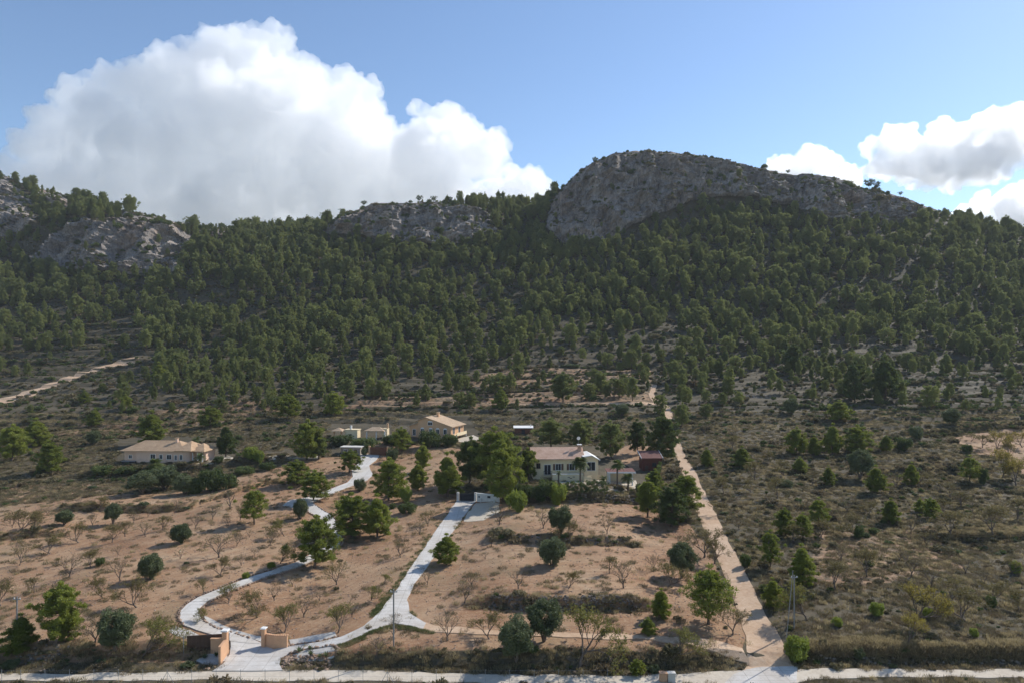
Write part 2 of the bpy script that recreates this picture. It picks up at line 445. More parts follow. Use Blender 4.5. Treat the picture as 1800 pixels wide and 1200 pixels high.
def make_cloud(name, puffs, depth, voxel, dens, label, seed):
    """puffs: picture x, y, radius in px, depth offset in radii"""
    bm = bmesh.new(); k = depth / FPX
    rg = np.random.default_rng(seed); lobes = list(puffs)
    for px, py, r, dz in puffs:                       # smaller heads budding from the near, upper side of every puff
        for _ in range(4):
            d = rg.normal(size=3); d[1] = -abs(d[1]); d[2] = abs(d[2]) * 0.9 - 0.15; d /= np.linalg.norm(d)
            lobes.append((px + d[0] * r * 0.7, py - d[2] * r * 0.66, r * rg.uniform(0.34, 0.52), (dz + d[1] * 0.7) / 0.43))
    for px, py, r, dz in lobes:
        r *= 0.68; y = depth + dz * r * k; kk = y / FPX
        M = Matrix.Translation(((px - 900) * kk, y, CAMZ + (HOR - py) * kk)) @ Matrix.Diagonal((1, 1, 1, 1))
        bmesh.ops.create_icosphere(bm, subdivisions=3, radius=r * kk, matrix=M)
    me = bpy.data.meshes.new(name); bm.to_mesh(me); bm.free()
    o = bpy.data.objects.new(name, me); col.objects.link(o)
    def clean(vox):
        md = o.modifiers.new("r", 'REMESH'); md.mode = 'VOXEL'; md.voxel_size = vox
        dg = bpy.context.evaluated_depsgraph_get(); dg.update()
        m2 = bpy.data.meshes.new_from_object(o.evaluated_get(dg)); old = o.data
        o.modifiers.clear(); o.data = m2; bpy.data.meshes.remove(old); return m2
    me2 = clean(voxel)
    for stage in (((180, 62, 1), (84, 40, 2)), ((40, 28, 3), (18, 13, 4))):
        n = len(me2.vertices); co = np.empty(n * 3, np.float32); me2.vertices.foreach_get("co", co); co = co.reshape(-1, 3).astype(float)
        for sc, amp, s in stage:
            nr = np.empty(n * 3, np.float32); me2.vertices.foreach_get("normal", nr); nr = nr.reshape(-1, 3)
            q = co / (sc * voxel / 10)
            b = 1 - 2 * np.abs(vnoise(q, seed + s)) ** 0.9          # billows: round lobes, sharp creases
            b = b + 0.5 * vnoise(q * 0.5, seed + s + 9)
            co = co + nr * (amp * voxel / 10 * b)[:, None]
            me2.vertices.foreach_set("co", co.astype(np.float32).ravel()); me2.update()
        me2 = clean(voxel * 0.75)
    me2.materials.append(cloud_mat(name + " vapour", dens))
    for p in me2.polygons: p.use_smooth = True
    tag(o, label, "cloud", None, None)
    return o

BIG = [(400, 134, 78, 0), (330, 144, 50, 0.6), (470, 134, 60, 0.5), (300, 199, 85, 0), (420, 224, 110, -0.3), (530, 204, 80, 0.3), (600, 179, 48, 0), (632, 164, 30, 0), (560, 244, 90, 0), (168, 231, 75, 0), (121, 261, 62, 0.3), (210, 256, 80, -0.4), (92, 301, 70, 0.2), (168, 306, 85, -0.3), (252, 296, 90, 0), (330, 274, 90, -0.4), (58, 346, 60, 0.4), (134, 366, 80, 0), (235, 376, 85, -0.3), (350, 354, 95, -0.2), (460, 334, 110, 0), (580, 304, 90, -0.3), (650, 274, 75, 0.2), (690, 254, 55, 0.2), (740, 236, 48, 0), (790, 239, 50, 0.2), (830, 254, 45, 0.4), (740, 289, 80, -0.2), (820, 294, 60, 0), (860, 294, 42, 0.2), (890, 319, 40, 0.1), (920, 339, 36, 0), (945, 349, 20, 0.2), (700, 354, 80, -0.2), (800, 354, 70, -0.1), (880, 364, 50, 0), (600, 374, 90, 0), (480, 394, 70, 0), (360, 404, 60, 0.2), (8, 376, 70, 0.4)]
RIGHT = [(1385, 301, 23.92, 0), (1420, 294, 25.76, 0.2), (1455, 301, 27.6, 0), (1490, 316, 31.28, -0.2), (1540, 261, 23.92, 0.1), (1575, 256, 29.44, 0), (1565, 291, 38.64, -0.3), (1620, 281, 42.32, 0), (1664, 231, 11.96, 0), (1668, 256, 27.6, 0.2), (1710, 248, 29.44, 0), (1750, 241, 31.28, 0.2), (1800, 234, 34.96, 0), (1850, 246, 46.0, 0.2), (1690, 291, 40.480000000000004, -0.2), (1745, 281, 34.96, 0), (1900, 266, 46.0, 0)]
LOWR = [(1690,372,14,0),(1720,372,18,.2),(1750,372,24,0),(1785,366,26,0),(1820,362,34,.2),(1870,360,44,0),(1700,395,26,0),(1780,400,40,0),(1930,370,44,0)]
make_cloud("cumulus_cloud", BIG, 3200, 10, 0.018, "towering white cumulus cloud with grey base behind the left and middle hills", 100)
make_cloud("cumulus_cloud", RIGHT, 3600, 9, 0.018, "bright white cumulus cloud behind the right shoulder of the mountain", 200)
make_cloud("cumulus_cloud", LOWR, 4200, 9, 0.018, "low white cloud bank at the right edge just above the ridge", 300)
# ------------------------------------------------------------------ plant builders
def leaf_mat(name, dark, light, trans=0.36, rough=0.6, objvar=0.5):
    g = N(name)
    oi = g.n("ShaderNodeObjectInfo").outputs["Random"]
    tone = g.attr("tone").outputs["Fac"]
    f = g.math('ADD', g.math('MULTIPLY', oi, objvar), g.math('MULTIPLY', tone, 1 - objvar), True)
    c = g.mix(f, dark, light)
    g.color(c); g.b.inputs["Roughness"].default_value = rough
    tr = g.n("ShaderNodeBsdfTranslucent"); g.l(g.mix(0.5, c, light, 'MIX'), tr.inputs["Color"])
    mx = g.n("ShaderNodeMixShader"); mx.inputs[0].default_value = trans
    g.l(g.b.outputs[0], mx.inputs[1]); g.l(tr.outputs[0], mx.inputs[2]); g.l(mx.outputs[0], g.out.inputs["Surface"])
    return g.m

def bark_mat(name, c):
    g = N(name); v = g.coord(); n = g.noise(g.mapping(v, (1, 1, 0.25)), 6, 6, 0.7)
    g.color(g.ramp(n, [(0.3, tuple(x * 0.6 for x in c)), (0.7, tuple(x * 1.3 for x in c))]))
    g.bump(n, 0.6, 0.03)
    return g.m

MAT = {
 'pine': leaf_mat("pine needles", (0.082, 0.116, 0.026), (0.310, 0.335, 0.062)),
 'pine_forest': leaf_mat("forest pine needles", (0.085, 0.112, 0.040), (0.300, 0.320, 0.100), 0.38, 0.6, 0.65),
 'pine_dark': leaf_mat("dark pine needles", (0.060, 0.088, 0.030), (0.140, 0.170, 0.050)),
 'olive': leaf_mat("olive leaves", (0.080, 0.104, 0.044), (0.165, 0.188, 0.090), 0.25),
 'bush': leaf_mat("bush leaves", (0.056, 0.081, 0.028), (0.147, 0.182, 0.056), 0.3),
 'lime': leaf_mat("bright young leaves", (0.140, 0.182, 0.031), (0.294, 0.336, 0.063), 0.35),
 'almond': leaf_mat("fading almond leaves", (0.120, 0.105, 0.040), (0.240, 0.195, 0.070), 0.35),
 'yellow': leaf_mat("yellow autumn leaves", (0.200, 0.165, 0.040), (0.360, 0.290, 0.062), 0.4),
 'scrub': leaf_mat("dry scrub leaves", (0.100, 0.092, 0.048), (0.235, 0.200, 0.106), 0.28, 0.8, 0.8),
 'straw': leaf_mat("dry grass", (0.260, 0.205, 0.105), (0.440, 0.360, 0.200), 0.5, 0.8, 0.6),
 'brush': leaf_mat("brown brushwood", (0.125, 0.096, 0.056), (0.255, 0.200, 0.116), 0.32, 0.8, 0.7),
 'verge': leaf_mat("yellowing green leaves", (0.130, 0.135, 0.036), (0.250, 0.230, 0.060), 0.4),
 'bark': bark_mat("pine bark", (0.130, 0.095, 0.070)),
 'twig': bark_mat("almond bark", (0.150, 0.116, 0.092)),
 'palm': leaf_mat("palm fronds", (0.060, 0.085, 0.022), (0.130, 0.160, 0.042), 0.3),
}

class Geo:
    """collects quads (with a tone per vertex) for one mesh"""
    def __init__(s): s.v, s.f, s.t, s.n = [], [], [], 0
    def add(s, v, f, t=None):
        v = np.asarray(v, float); s.v.append(v); s.f.append(np.asarray(f, int) + s.n)
        s.t.append(np.full(len(v), 0.5) if t is None else np.asarray(t, float)); s.n += len(v)
    def mesh(s, name, mat, smooth=False):
        me = np_mesh(name, np.concatenate(s.v), np.concatenate(s.f), smooth)
        a = me.attributes.new("tone", 'FLOAT', 'POINT'); a.data.foreach_set("value", np.concatenate(s.t).astype(np.float32))
        me.materials.append(mat); return me

def unit(a): return a / np.maximum(np.linalg.norm(a, axis=1, keepdims=True), 1e-9)

def tufts(g, C, R, per, L, W, rg, star=0.7, flat=0.75, tone=None):
    """leaf or needle quads around clump centres"""
    C = np.asarray(C, float); R = np.asarray(R, float); n = len(C)
    off = unit(rg.normal(size=(n * per, 3))) * (rg.random(n * per) ** 0.45)[:, None]
    off[:, 2] *= flat
    Rr = np.repeat(R, per)
    p = np.repeat(C, per, 0) + off * Rr[:, None]
    d = unit(off * star + rg.normal(size=off.shape) * (1 - star) + np.array([0, 0, 0.25]))
    s = unit(np.cross(d, rg.normal(size=d.shape)))
    l = (L * (0.7 + 0.6 * rg.random(n * per)))[:, None]; w = (W * (0.7 + 0.6 * rg.random(n * per)))[:, None]
    a, b = p - d * l * 0.5, p + d * l * 0.5
    V = np.stack([a - s * w * 0.35, a + s * w * 0.35, b + s * w * 0.5, b - s * w * 0.5], 1).reshape(-1, 4, 3)
    ct = rg.random(n) if tone is None else np.asarray(tone)
    t = np.clip(np.repeat(ct, per) + rg.normal(size=n * per) * 0.15, 0, 1)
    g.add(V.reshape(-1, 3), np.arange(n * per * 4).reshape(-1, 4), np.repeat(t, 4))

def tube(g, pts, rad, sides=5):
    pts = np.asarray(pts, float); rad = np.asarray(rad, float); n = len(pts)
    d = unit(np.gradient(pts, axis=0))
    ref = np.where(np.abs(d[:, 2:3]) > 0.9, np.array([[1.0, 0, 0]]), np.array([[0, 0, 1.0]]))
    u = unit(np.cross(d, ref)); w = np.cross(d, u)
    a = np.arange(sides) / sides * 2 * math.pi
    V = pts[:, None] + rad[:, None, None] * (u[:, None] * np.cos(a)[None, :, None] + w[:, None] * np.sin(a)[None, :, None])
    i = np.arange(n * sides).reshape(n, sides); j = np.roll(i, -1, 1)
    F = np.stack([i[:-1], j[:-1], j[1:], i[1:]], -1).reshape(-1, 4)
    g.add(V.reshape(-1, 3), F)

def pine_meshes(name, seed, H=8.0, R=2.3, h0=0.14, power=0.75, peak=0.35, nl=54, per=120, mat='pine', clump=0.60, flat=False, top=0.06):
    """Aleppo pine: trunk, limbs and needle clumps; returns (trunk mesh, crown mesh)"""
    rg = np.random.default_rng(seed)
    tg, cg = Geo(), Geo()
    zs = np.linspace(0, H * 0.93, 9)
    bend = np.cumsum(rg.normal(size=(9, 2)) * 0.05 * H / 8, 0); bend[0] = 0
    tp = np.column_stack([bend, zs]); tr = np.interp(zs / H, [0, 0.05, 1], [0.20, 0.15, 0.02]) * H / 8
    tube(tg, tp, tr, 7)
    C, CR, T = [], [], []
    for k in range(nl):
        h = h0 + (0.97 - h0) * ((k + rg.random()) / nl) ** 0.92
        q = (h - h0) / (1 - h0)
        env = (np.interp(q, [0, peak, 1], [0.62, 1.0, top]) ** power) if not flat else np.interp(q, [0, 0.5, 0.8, 1], [0.25, 0.9, 1.0, 0.7])
        ang = k * 2.399 + rg.normal() * 0.4
        ln = R * env * (0.72 + 0.42 * rg.random())
        st = np.array([np.interp(h * H * 0.86, zs, tp[:, 0]), np.interp(h * H * 0.86, zs, tp[:, 1]), h * H * 0.86])
        rise = (0.14 + 0.42 * q) * ln
        dr = np.array([math.cos(ang) * ln, math.sin(ang) * ln, rise])
        P = np.array([st, st + dr * np.array([.5, .5, .35]), st + dr])
        tube(tg, P, np.array([0.055, 0.038, 0.015]) * H / 8, 4)
        for t, sc in ((0.5, 0.85), (0.78, 1.0), (1.0, 0.9)):
            if t < 0.6 and ln < 0.8: continue
            side = rg.normal(size=3) * 0.22 * ln; side[2] *= 0.4
            C.append(st + dr * t + side); CR.append(clump * (0.75 + 0.5 * rg.random()) * sc * H / 8 * (0.7 + 0.3 * env)); T.append(0.25 + 0.55 * rg.random() * (0.6 + 0.4 * t))
    C.append(tp[-1] + np.array([0, 0, 0.3])); CR.append(clump * 0.7 * H / 8); T.append(.7)
    tufts(cg, C, CR, per, 0.27 * H / 8, 0.095 * H / 8, rg, 0.72, 0.72, T)
    return tg.mesh(name + " trunk", MAT['bark'], True), cg.mesh(name + " crown", MAT[mat])

def round_meshes(name, seed, R=2.0, H=3.6, n=70, per=55, mat='olive', stem=0.6, L=0.19, W=0.075, lump=0.24, clump=0.5):
    """olive tree or dense bush: short split trunk under a lumpy round crown"""
    rg = np.random.default_rng(seed); tg, cg = Geo(), Geo()
    cz = (H + stem) / 2; rz = (H - stem) / 2
    d = unit(rg.normal(size=(n, 3))); rr = 0.55 + 0.45 * rg.random(n) ** 0.5
    rr *= 1 + lump * vnoise(d * 1.9 + seed, seed)
    C = d * rr[:, None] * np.array([R * 0.82, R * 0.82, rz * 0.85]) + np.array([0, 0, cz])
    tufts(cg, C, clump * (0.7 + 0.6 * rg.random(n)), per, L, W, rg, 0.35, 0.85)
    for k in range(4):
        a = k * 1.57 + rg.random(); e = np.array([math.cos(a) * R * 0.5, math.sin(a) * R * 0.5, cz])
        tube(tg, np.array([[0, 0, -0.1], [e[0] * .25, e[1] * .25, stem * 0.9], e]), np.array([0.13, 0.10, 0.03]) * H / 3.6, 5)
    return tg.mesh(name + " trunk", MAT['twig'], True), cg.mesh(name + " crown", MAT[mat])

def almond_meshes(name, seed, H=3.0, W=1.7, leaves=500, mat='almond', trunk=0.7, lean=0.0):
    """almond tree in autumn: short trunk, vase of limbs, fine twigs, thin fading leaves"""
    rg = np.random.default_rng(seed); tg, cg = Geo(), Geo(); tips = []
    def grow(p, d, ln, r, lev):
        n = 3; P = [p]; q = p.copy(); dd = d.copy()
        for i in range(n):
            dd = dd + rg.normal(size=3) * 0.16; dd /= np.linalg.norm(dd)
            q = q + dd * ln / n; P.append(q.copy())
        tube(tg, P, np.linspace(r, r * 0.6, n + 1), 5 if lev < 2 else 3)
        if lev >= 3: tips.extend([(P[1], dd), (P[2], dd), (P[3], dd)])
        if lev >= 5: return
        kids = [3 + (rg.random() < .4), 3, 3, 3, 2][lev]
        for k in range(kids):
            a = 2 * math.pi * (k + rg.random() * 0.7) / kids
            sp = (0.75 if lev == 0 else 0.6) * (0.7 + 0.6 * rg.random())
            u = np.cross(dd, [0.3, 0.2, 1.0]); u /= np.linalg.norm(u) + 1e-9; w = np.cross(dd, u)
            nd = dd + sp * (u * math.cos(a) + w * math.sin(a)) * W / 1.6; nd[2] += 0.24; nd /= np.linalg.norm(nd)
            grow(P[-1] if k < 2 or lev == 0 else P[2], nd, ln * (0.66 + 0.2 * rg.random()) if lev else H * 0.33, r * 0.56, lev + 1)
    d0 = np.array([lean, 0.1 * lean, 1.0]); d0 /= np.linalg.norm(d0)
    grow(np.array([0, 0, -0.1]), d0, trunk, 0.125 * H / 3, 0)
    if leaves:
        T = np.array([t[0] for t in tips]); k = rg.integers(0, len(T), leaves)
        P = T[k] + rg.normal(size=(leaves, 3)) * 0.07
        tufts(cg, P, np.full(leaves, 0.02), 1, 0.10, 0.055, rg, 0.2, 1.0)
        cr = cg.mesh(name + " leaves", MAT[mat])
    else: cr = None
    return tg.mesh(name + " branches", MAT['twig'], True), cr

# kinds of plants: each entry (trunk mesh, crown mesh, height in metres, width in metres)
def entry(tc, h, w): return (tc[0], tc[1], h, w)
PINE = [entry(pine_meshes("young pine", 11, 8, 2.2, 0.05, 0.8, 0.22), 8, 4.6), entry(pine_meshes("conical pine", 12, 8, 2.3, 0.10, 0.9, 0.25), 8, 4.8),
        entry(pine_meshes("rounded pine", 13, 8, 2.5, 0.16, 0.6, 0.45, 50), 8, 5.2), entry(pine_meshes("bushy pine", 14, 8, 2.7, 0.08, 0.55, 0.4, 52), 8, 5.6),
        entry(pine_meshes("tall pine", 15, 8, 1.9, 0.18, 0.7, 0.4, 44), 8, 4.0), entry(pine_meshes("open pine", 16, 8, 2.6, 0.2, 0.7, 0.3, 40, 80), 8, 5.0)]
AIRY = [entry(pine_meshes("airy pine", 17, 9, 3.4, 0.24, 0.8, 0.25, 50, 62, 'pine', 0.72), 9, 7.0)]
def recolor(e, mat):
    c = e[1].copy(); c.materials.clear(); c.materials.append(MAT[mat]); return (e[0], c, e[2], e[3])
WOOD = [entry(pine_meshes("round wood pine", 71, 8, 2.9, 0.16, 0.6, 0.5, 54, 100, 'pine', .66, False, .3), 8, 5.9), entry(pine_meshes("broad wood pine", 72, 7, 3.3, 0.12, 0.6, 0.45, 60, 100, 'pine', .7, False, .35), 8, 6.6),
        entry(pine_meshes("domed wood pine", 73, 8, 2.5, 0.22, 0.55, 0.55, 48, 100, 'pine', .62, False, .32), 8, 5.2), entry(pine_meshes("ragged wood pine", 74, 8.5, 2.6, 0.2, 0.7, 0.4, 34, 100, 'pine', .7, False, .2), 8, 5.2)]
FOREST = [recolor(e, 'pine_forest') for e in WOOD + [PINE[1], PINE[2], PINE[4]]]
DARKPINE = [recolor(e, 'pine_dark') for e in PINE]
CROWNPINE = [entry(pine_meshes("ridge pine", 21, 7, 2.6, 0.55, 1, .4, 26, 80, 'pine_dark', 0.7, True), 7, 5.4), entry(pine_meshes("leaning ridge pine", 22, 6, 2.4, 0.5, 1, .4, 22, 80, 'pine_dark', 0.7, True), 6, 5.0)]
OLIVE = [entry(round_meshes("olive", 31, 2.0, 3.9, 90, 130), 3.9, 4.1), entry(round_meshes("old olive", 32, 2.1, 3.8, 90, 130, stem=0.9, lump=0.34), 3.8, 4.2), entry(round_meshes("dense olive", 33, 1.8, 3.6, 90, 130, stem=0.2, lump=.16), 3.6, 3.8)]
BUSH = [entry(round_meshes("bush", 41, 1.2, 1.7, 40, 110, 'bush', 0.0, 0.16, 0.075, 0.3, 0.4), 1.7, 2.5), entry(round_meshes("wide bush", 42, 1.5, 1.5, 40, 110, 'bush', 0.0, 0.16, 0.075, 0.3, 0.42), 1.5, 3.0)]
LIME = [recolor(e, 'lime') for e in BUSH]
GREYBUSH = [recolor(e, 'olive') for e in BUSH]
ALMOND = [entry(almond_meshes("almond", 51 + i, 3.0, 1.5 + 0.15 * (i % 3), lv, mt, 0.55 + 0.1 * (i % 2), ln), 3.0, 3.2)
          for i, (lv, mt, ln) in enumerate([(1100, 'almond', 0), (1700, 'almond', .2), (350, 'almond', -.25), (200, 'almond', .1), (2200, 'almond', 0), (800, 'almond', -.1)])]
ALMBARE = [ALMOND[2], ALMOND[3]]
ALMLEAF = [ALMOND[1], ALMOND[4]]
ALMYEL = [entry(almond_meshes("yellow almond", 61, 3.0, 1.3, 2200, 'yellow', 0.7), 3.0, 3.0)]
ALMGRN = [entry(almond_meshes("greenish almond", 62, 3.0, 1.4, 2200, 'verge', 0.7), 3.0, 3.0)]
ALMBIG = [entry(almond_meshes("old almond", 63, 3.0, 1.6, 2600, 'verge', 0.9, -.1), 3.0, 3.4)]

def shrub_mesh(name, seed, mat, R=0.6, H=0.7, n=14, per=26, L=0.2, W=0.10):
    rg = np.random.default_rng(seed); g = Geo()
    a = rg.random(n) * 6.283; r = R * np.sqrt(rg.random(n)) * 0.8
    C = np.column_stack([np.cos(a) * r, np.sin(a) * r, H * (0.2 + 0.55 * rg.random(n) * (1 - 0.5 * r / R))])
    tufts(g, C, R * 0.4 * (0.7 + .6 * rg.random(n)), per, L, W, rg, 0.4, 0.8)
    return g.mesh(name, MAT[mat])

def grass_mesh(name, seed, mat='straw', n=60, R=0.5, H=0.55):
    rg = np.random.default_rng(seed); g = Geo()
    a = rg.random(n) * 6.283; r = R * np.sqrt(rg.random(n)); b = np.column_stack([np.cos(a) * r, np.sin(a) * r, 0 * r - 0.03])
    tip = b + np.column_stack([rg.normal(size=n) * 0.16, rg.normal(size=n) * 0.16, H * (0.5 + 0.6 * rg.random(n))])
    s = unit(rg.normal(size=(n, 3)) * [1, 1, 0]) * 0.028
    V = np.stack([b - s, b + s, tip + s * .3, tip - s * .3], 1).reshape(-1, 3)
    g.add(V, np.arange(n * 4).reshape(-1, 4), np.repeat(rg.random(n), 4))
    return g.mesh(name, MAT[mat])

def merged(name, e):
    """trunk and crown of an entry as one unlinked source object for the uncountable masses"""
    bm = bmesh.new(); bm.from_mesh(e[0]); k = len(bm.faces)
    bm.from_mesh(e[1]); bm.faces.ensure_lookup_table()
    for f in bm.faces[k:]: f.material_index = 1
    me = bpy.data.meshes.new(name); bm.to_mesh(me); bm.free()
    me.materials.append(e[0].materials[0]); me.materials.append(e[1].materials[0])
    return bpy.data.objects.new(name, me)

def mass(name, pts, yaw, scl, var, sources, label, cat=None):
    """one object of kind stuff whose geometry nodes repeat the source meshes at its points"""
    pts = np.asarray(pts, np.float32)
    me = bpy.data.meshes.new(name); me.vertices.add(len(pts)); me.vertices.foreach_set("co", pts.ravel())
    for nm, typ, arr in (("yaw", 'FLOAT', yaw), ("scl", 'FLOAT_VECTOR', scl), ("var", 'INT', var)):
        a = me.attributes.new(nm, typ, 'POINT')
        a.data.foreach_set("vector" if typ == 'FLOAT_VECTOR' else "value", np.asarray(arr, np.int32 if typ == 'INT' else np.float32).ravel())
    o = link(bpy.data.objects.new(name, me)); tag(o, label, None, None, "stuff")
    ng = bpy.data.node_groups.new(name, 'GeometryNodeTree')
    ng.interface.new_socket("Geometry", in_out='INPUT', socket_type='NodeSocketGeometry')
    ng.interface.new_socket("Geometry", in_out='OUTPUT', socket_type='NodeSocketGeometry')
    nn = ng.nodes; ln = ng.links
    gi, go = nn.new("NodeGroupInput"), nn.new("NodeGroupOutput")
    inst = nn.new("GeometryNodeInstanceOnPoints"); gti = nn.new("GeometryNodeGeometryToInstance")
    for s in reversed(sources):
        oi = nn.new("GeometryNodeObjectInfo"); oi.inputs["Object"].default_value = s
        ln.new(oi.outputs["Geometry"], gti.inputs[0])
    def named(nm, typ):
        a = nn.new("GeometryNodeInputNamedAttribute"); a.data_type = typ; a.inputs[0].default_value = nm
        return [x for x in a.outputs if x.enabled][0]
    cx = nn.new("ShaderNodeCombineXYZ"); ln.new(named("yaw", 'FLOAT'), cx.inputs[2])
    m2p = nn.new("GeometryNodeMeshToPoints"); ln.new(gi.outputs[0], m2p.inputs[0]); ln.new(m2p.outputs[0], inst.inputs["Points"])
    ln.new(gti.outputs[0], inst.inputs["Instance"])
    inst.inputs["Pick Instance"].default_value = True
    ln.new(named("var", 'INT'), inst.inputs["Instance Index"]); ln.new(cx.outputs[0], inst.inputs["Rotation"]); ln.new(named("scl", 'FLOAT_VECTOR'), inst.inputs["Scale"])
    ln.new(inst.outputs[0], go.inputs[0])
    md = o.modifiers.new("repeat", 'NODES'); md.node_group = ng
    return o
# ------------------------------------------------------------------ forest and single plants
def plant(name, e, loc, sx, sz, yaw, label, cat, group=None, part=("trunk", "crown")):
    o = empty(name, loc, yaw); o.scale = (sx, sx, sz); tag(o, label, cat, group)
    for nm, m in zip(part, e[:2]):
        if m is not None: link(bpy.data.objects.new(nm, m), o)
    return o

LOOK = {}
ADJ = [(ALMBARE, 'bare'), (ALMLEAF, 'leafy'), (ALMYEL, 'yellow'), (ALMGRN, 'greenish'), (ALMBIG, 'big old spreading'), (ALMOND, 'thin-leaved')]
TREES = []       # (object, kind word, base point) of everything still to be given its own label
def grow(kind_list, px, py, hpx, wpx=None, name="pine_tree", cat="pine tree", label=None, group=None, part=("trunk", "crown"), k=None):
    p = at(px, py)
    if p is None: return None
    e = kind_list[k if k is not None else random.randrange(len(kind_list))]
    m = p.y / FPX
    sz = hpx * m / e[2]; sx = (wpx * m / e[3]) if wpx else sz * random.uniform(0.9, 1.12)
    o = plant(name, e, (p.x, p.y, p.z - 0.08), sx, sz, random.uniform(0, 6.28), label, cat, group, part)
    TREES.append((o, cat, p)); LOOK[o.name] = next((w for l_, w in ADJ if l_ is kind_list), ''); return o

# scattered positions on the ground: world-space dart throwing with a density that follows the place
def scatter(n, dmin, dmax, dens, margin=70):
    """n tries; dens(px, py) -> acceptance in 0..1; returns ground points and their picture positions"""
    out = []
    yy = np.sqrt(rng.random(n) * (dmax ** 2 - dmin ** 2) + dmin ** 2)
    uu = (rng.random(n) * (1800 + 2 * margin) - margin - 900) / FPX
    bz = base_z(900 + uu * FPX, yy)
    pxs = 900 + uu * FPX; pys = HOR + (CAMZ - bz) * FPX / yy
    acc = dens(pxs, pys, yy)
    keep = rng.random(n) < acc
    for u, y in zip(uu[keep], yy[keep]):
        h = TERR.ray_cast(Vector((u * y, y, 600)), Vector((0, 0, -1)), 1200)
        if h[0] is not None: out.append((h[0].x, h[0].y, h[0].z, h[1].z))
    return np.array(out)

def in_rock(px, py):
    m = np.zeros(len(px), bool)
    for poly in ROCK_POLYS: m |= in_poly(poly, px, py)
    return m
def ridge_y(px): return np.interp(px, RC[:, 0], RC[:, 5])

BARE_LEFT = [(-80, 548), (150, 540), (262, 545), (275, 590), (250, 640), (150, 665), (-80, 720)]
LOW_EDGE = [(-80, 660), (250, 640), (420, 690), (560, 716), (660, 700), (760, 672), (900, 632), (1100, 634), (1300, 655), (1480, 630), (1650, 645), (1900, 640)]
LE = np.array(LOW_EDGE, float)
def forest_density(px, py, D):
    edge = np.interp(px, LE[:, 0], LE[:, 1])
    up = edge - py                                        # rows above the lower edge of the closed forest
    d = np.interp(up, [-130, -60, -10, 30, 90, 140], [0.04, 0.12, 0.26, 0.44, 0.80, 1.0])
    d = np.where(in_poly(BARE_LEFT, px, py), 0.05, d)
    d = np.where(in_poly([(-80, 560), (80, 560), (150, 590), (140, 620), (60, 625), (-80, 630)], px, py), 0.55, d)
    d = np.where(in_rock(px, py), 0.05, d)
    d = np.where((px < 360) & (py < 480), d * 0.8, d)
    d *= (py > ridge_y(px) - 2) | (D > 590)
    d *= ~((px > 985) & (px < 1660) & (D > 585))
    pn = fbm(np.stack([px / 75, py / 30, 0 * px], 1), 4, 8)
    d *= np.interp(pn, [-0.35, -0.12, 0.1], [0.12, 0.75, 1.15])
    d *= np.where(in_poly([(590, 725), (640, 690), (800, 655), (1160, 640), (1160, 725)], px, py), 0.35, 1.0)
    return np.clip(d, 0, 1) * (py < 735)
FP = scatter(30000, 255, 665, forest_density)
# keep a minimum spacing
order = rng.permutation(len(FP)); cell = {}; keep = []
for i in order:
    x, y, z, nz = FP[i]; dmin = 4.6 if y > 380 else 5.0
    cx, cyy = int(x // 5), int(y // 5); ok = True
    for a in (-1, 0, 1):
        for b in (-1, 0, 1):
            for j in cell.get((cx + a, cyy + b), ()):
                if (FP[j][0] - x) ** 2 + (FP[j][1] - y) ** 2 < dmin * dmin: ok = False; break
            if not ok: break
        if not ok: break
    if ok: keep.append(i); cell.setdefault((cx, cyy), []).append(i)
FP = FP[keep]
fh = np.clip(rng.lognormal(2.18, 0.30, len(FP)), 3.5, 15.5)
fh *= np.interp(FP[:, 1], [255, 330, 420, 560], [0.60, 0.75, 0.95, 0.95])
fpx = 900 + FPX * FP[:, 0] / FP[:, 1]; fpy = HOR + (CAMZ - FP[:, 2]) * FPX / FP[:, 1]
onrock = in_rock(fpx, fpy); fh = np.where(onrock, fh * 0.5, fh)

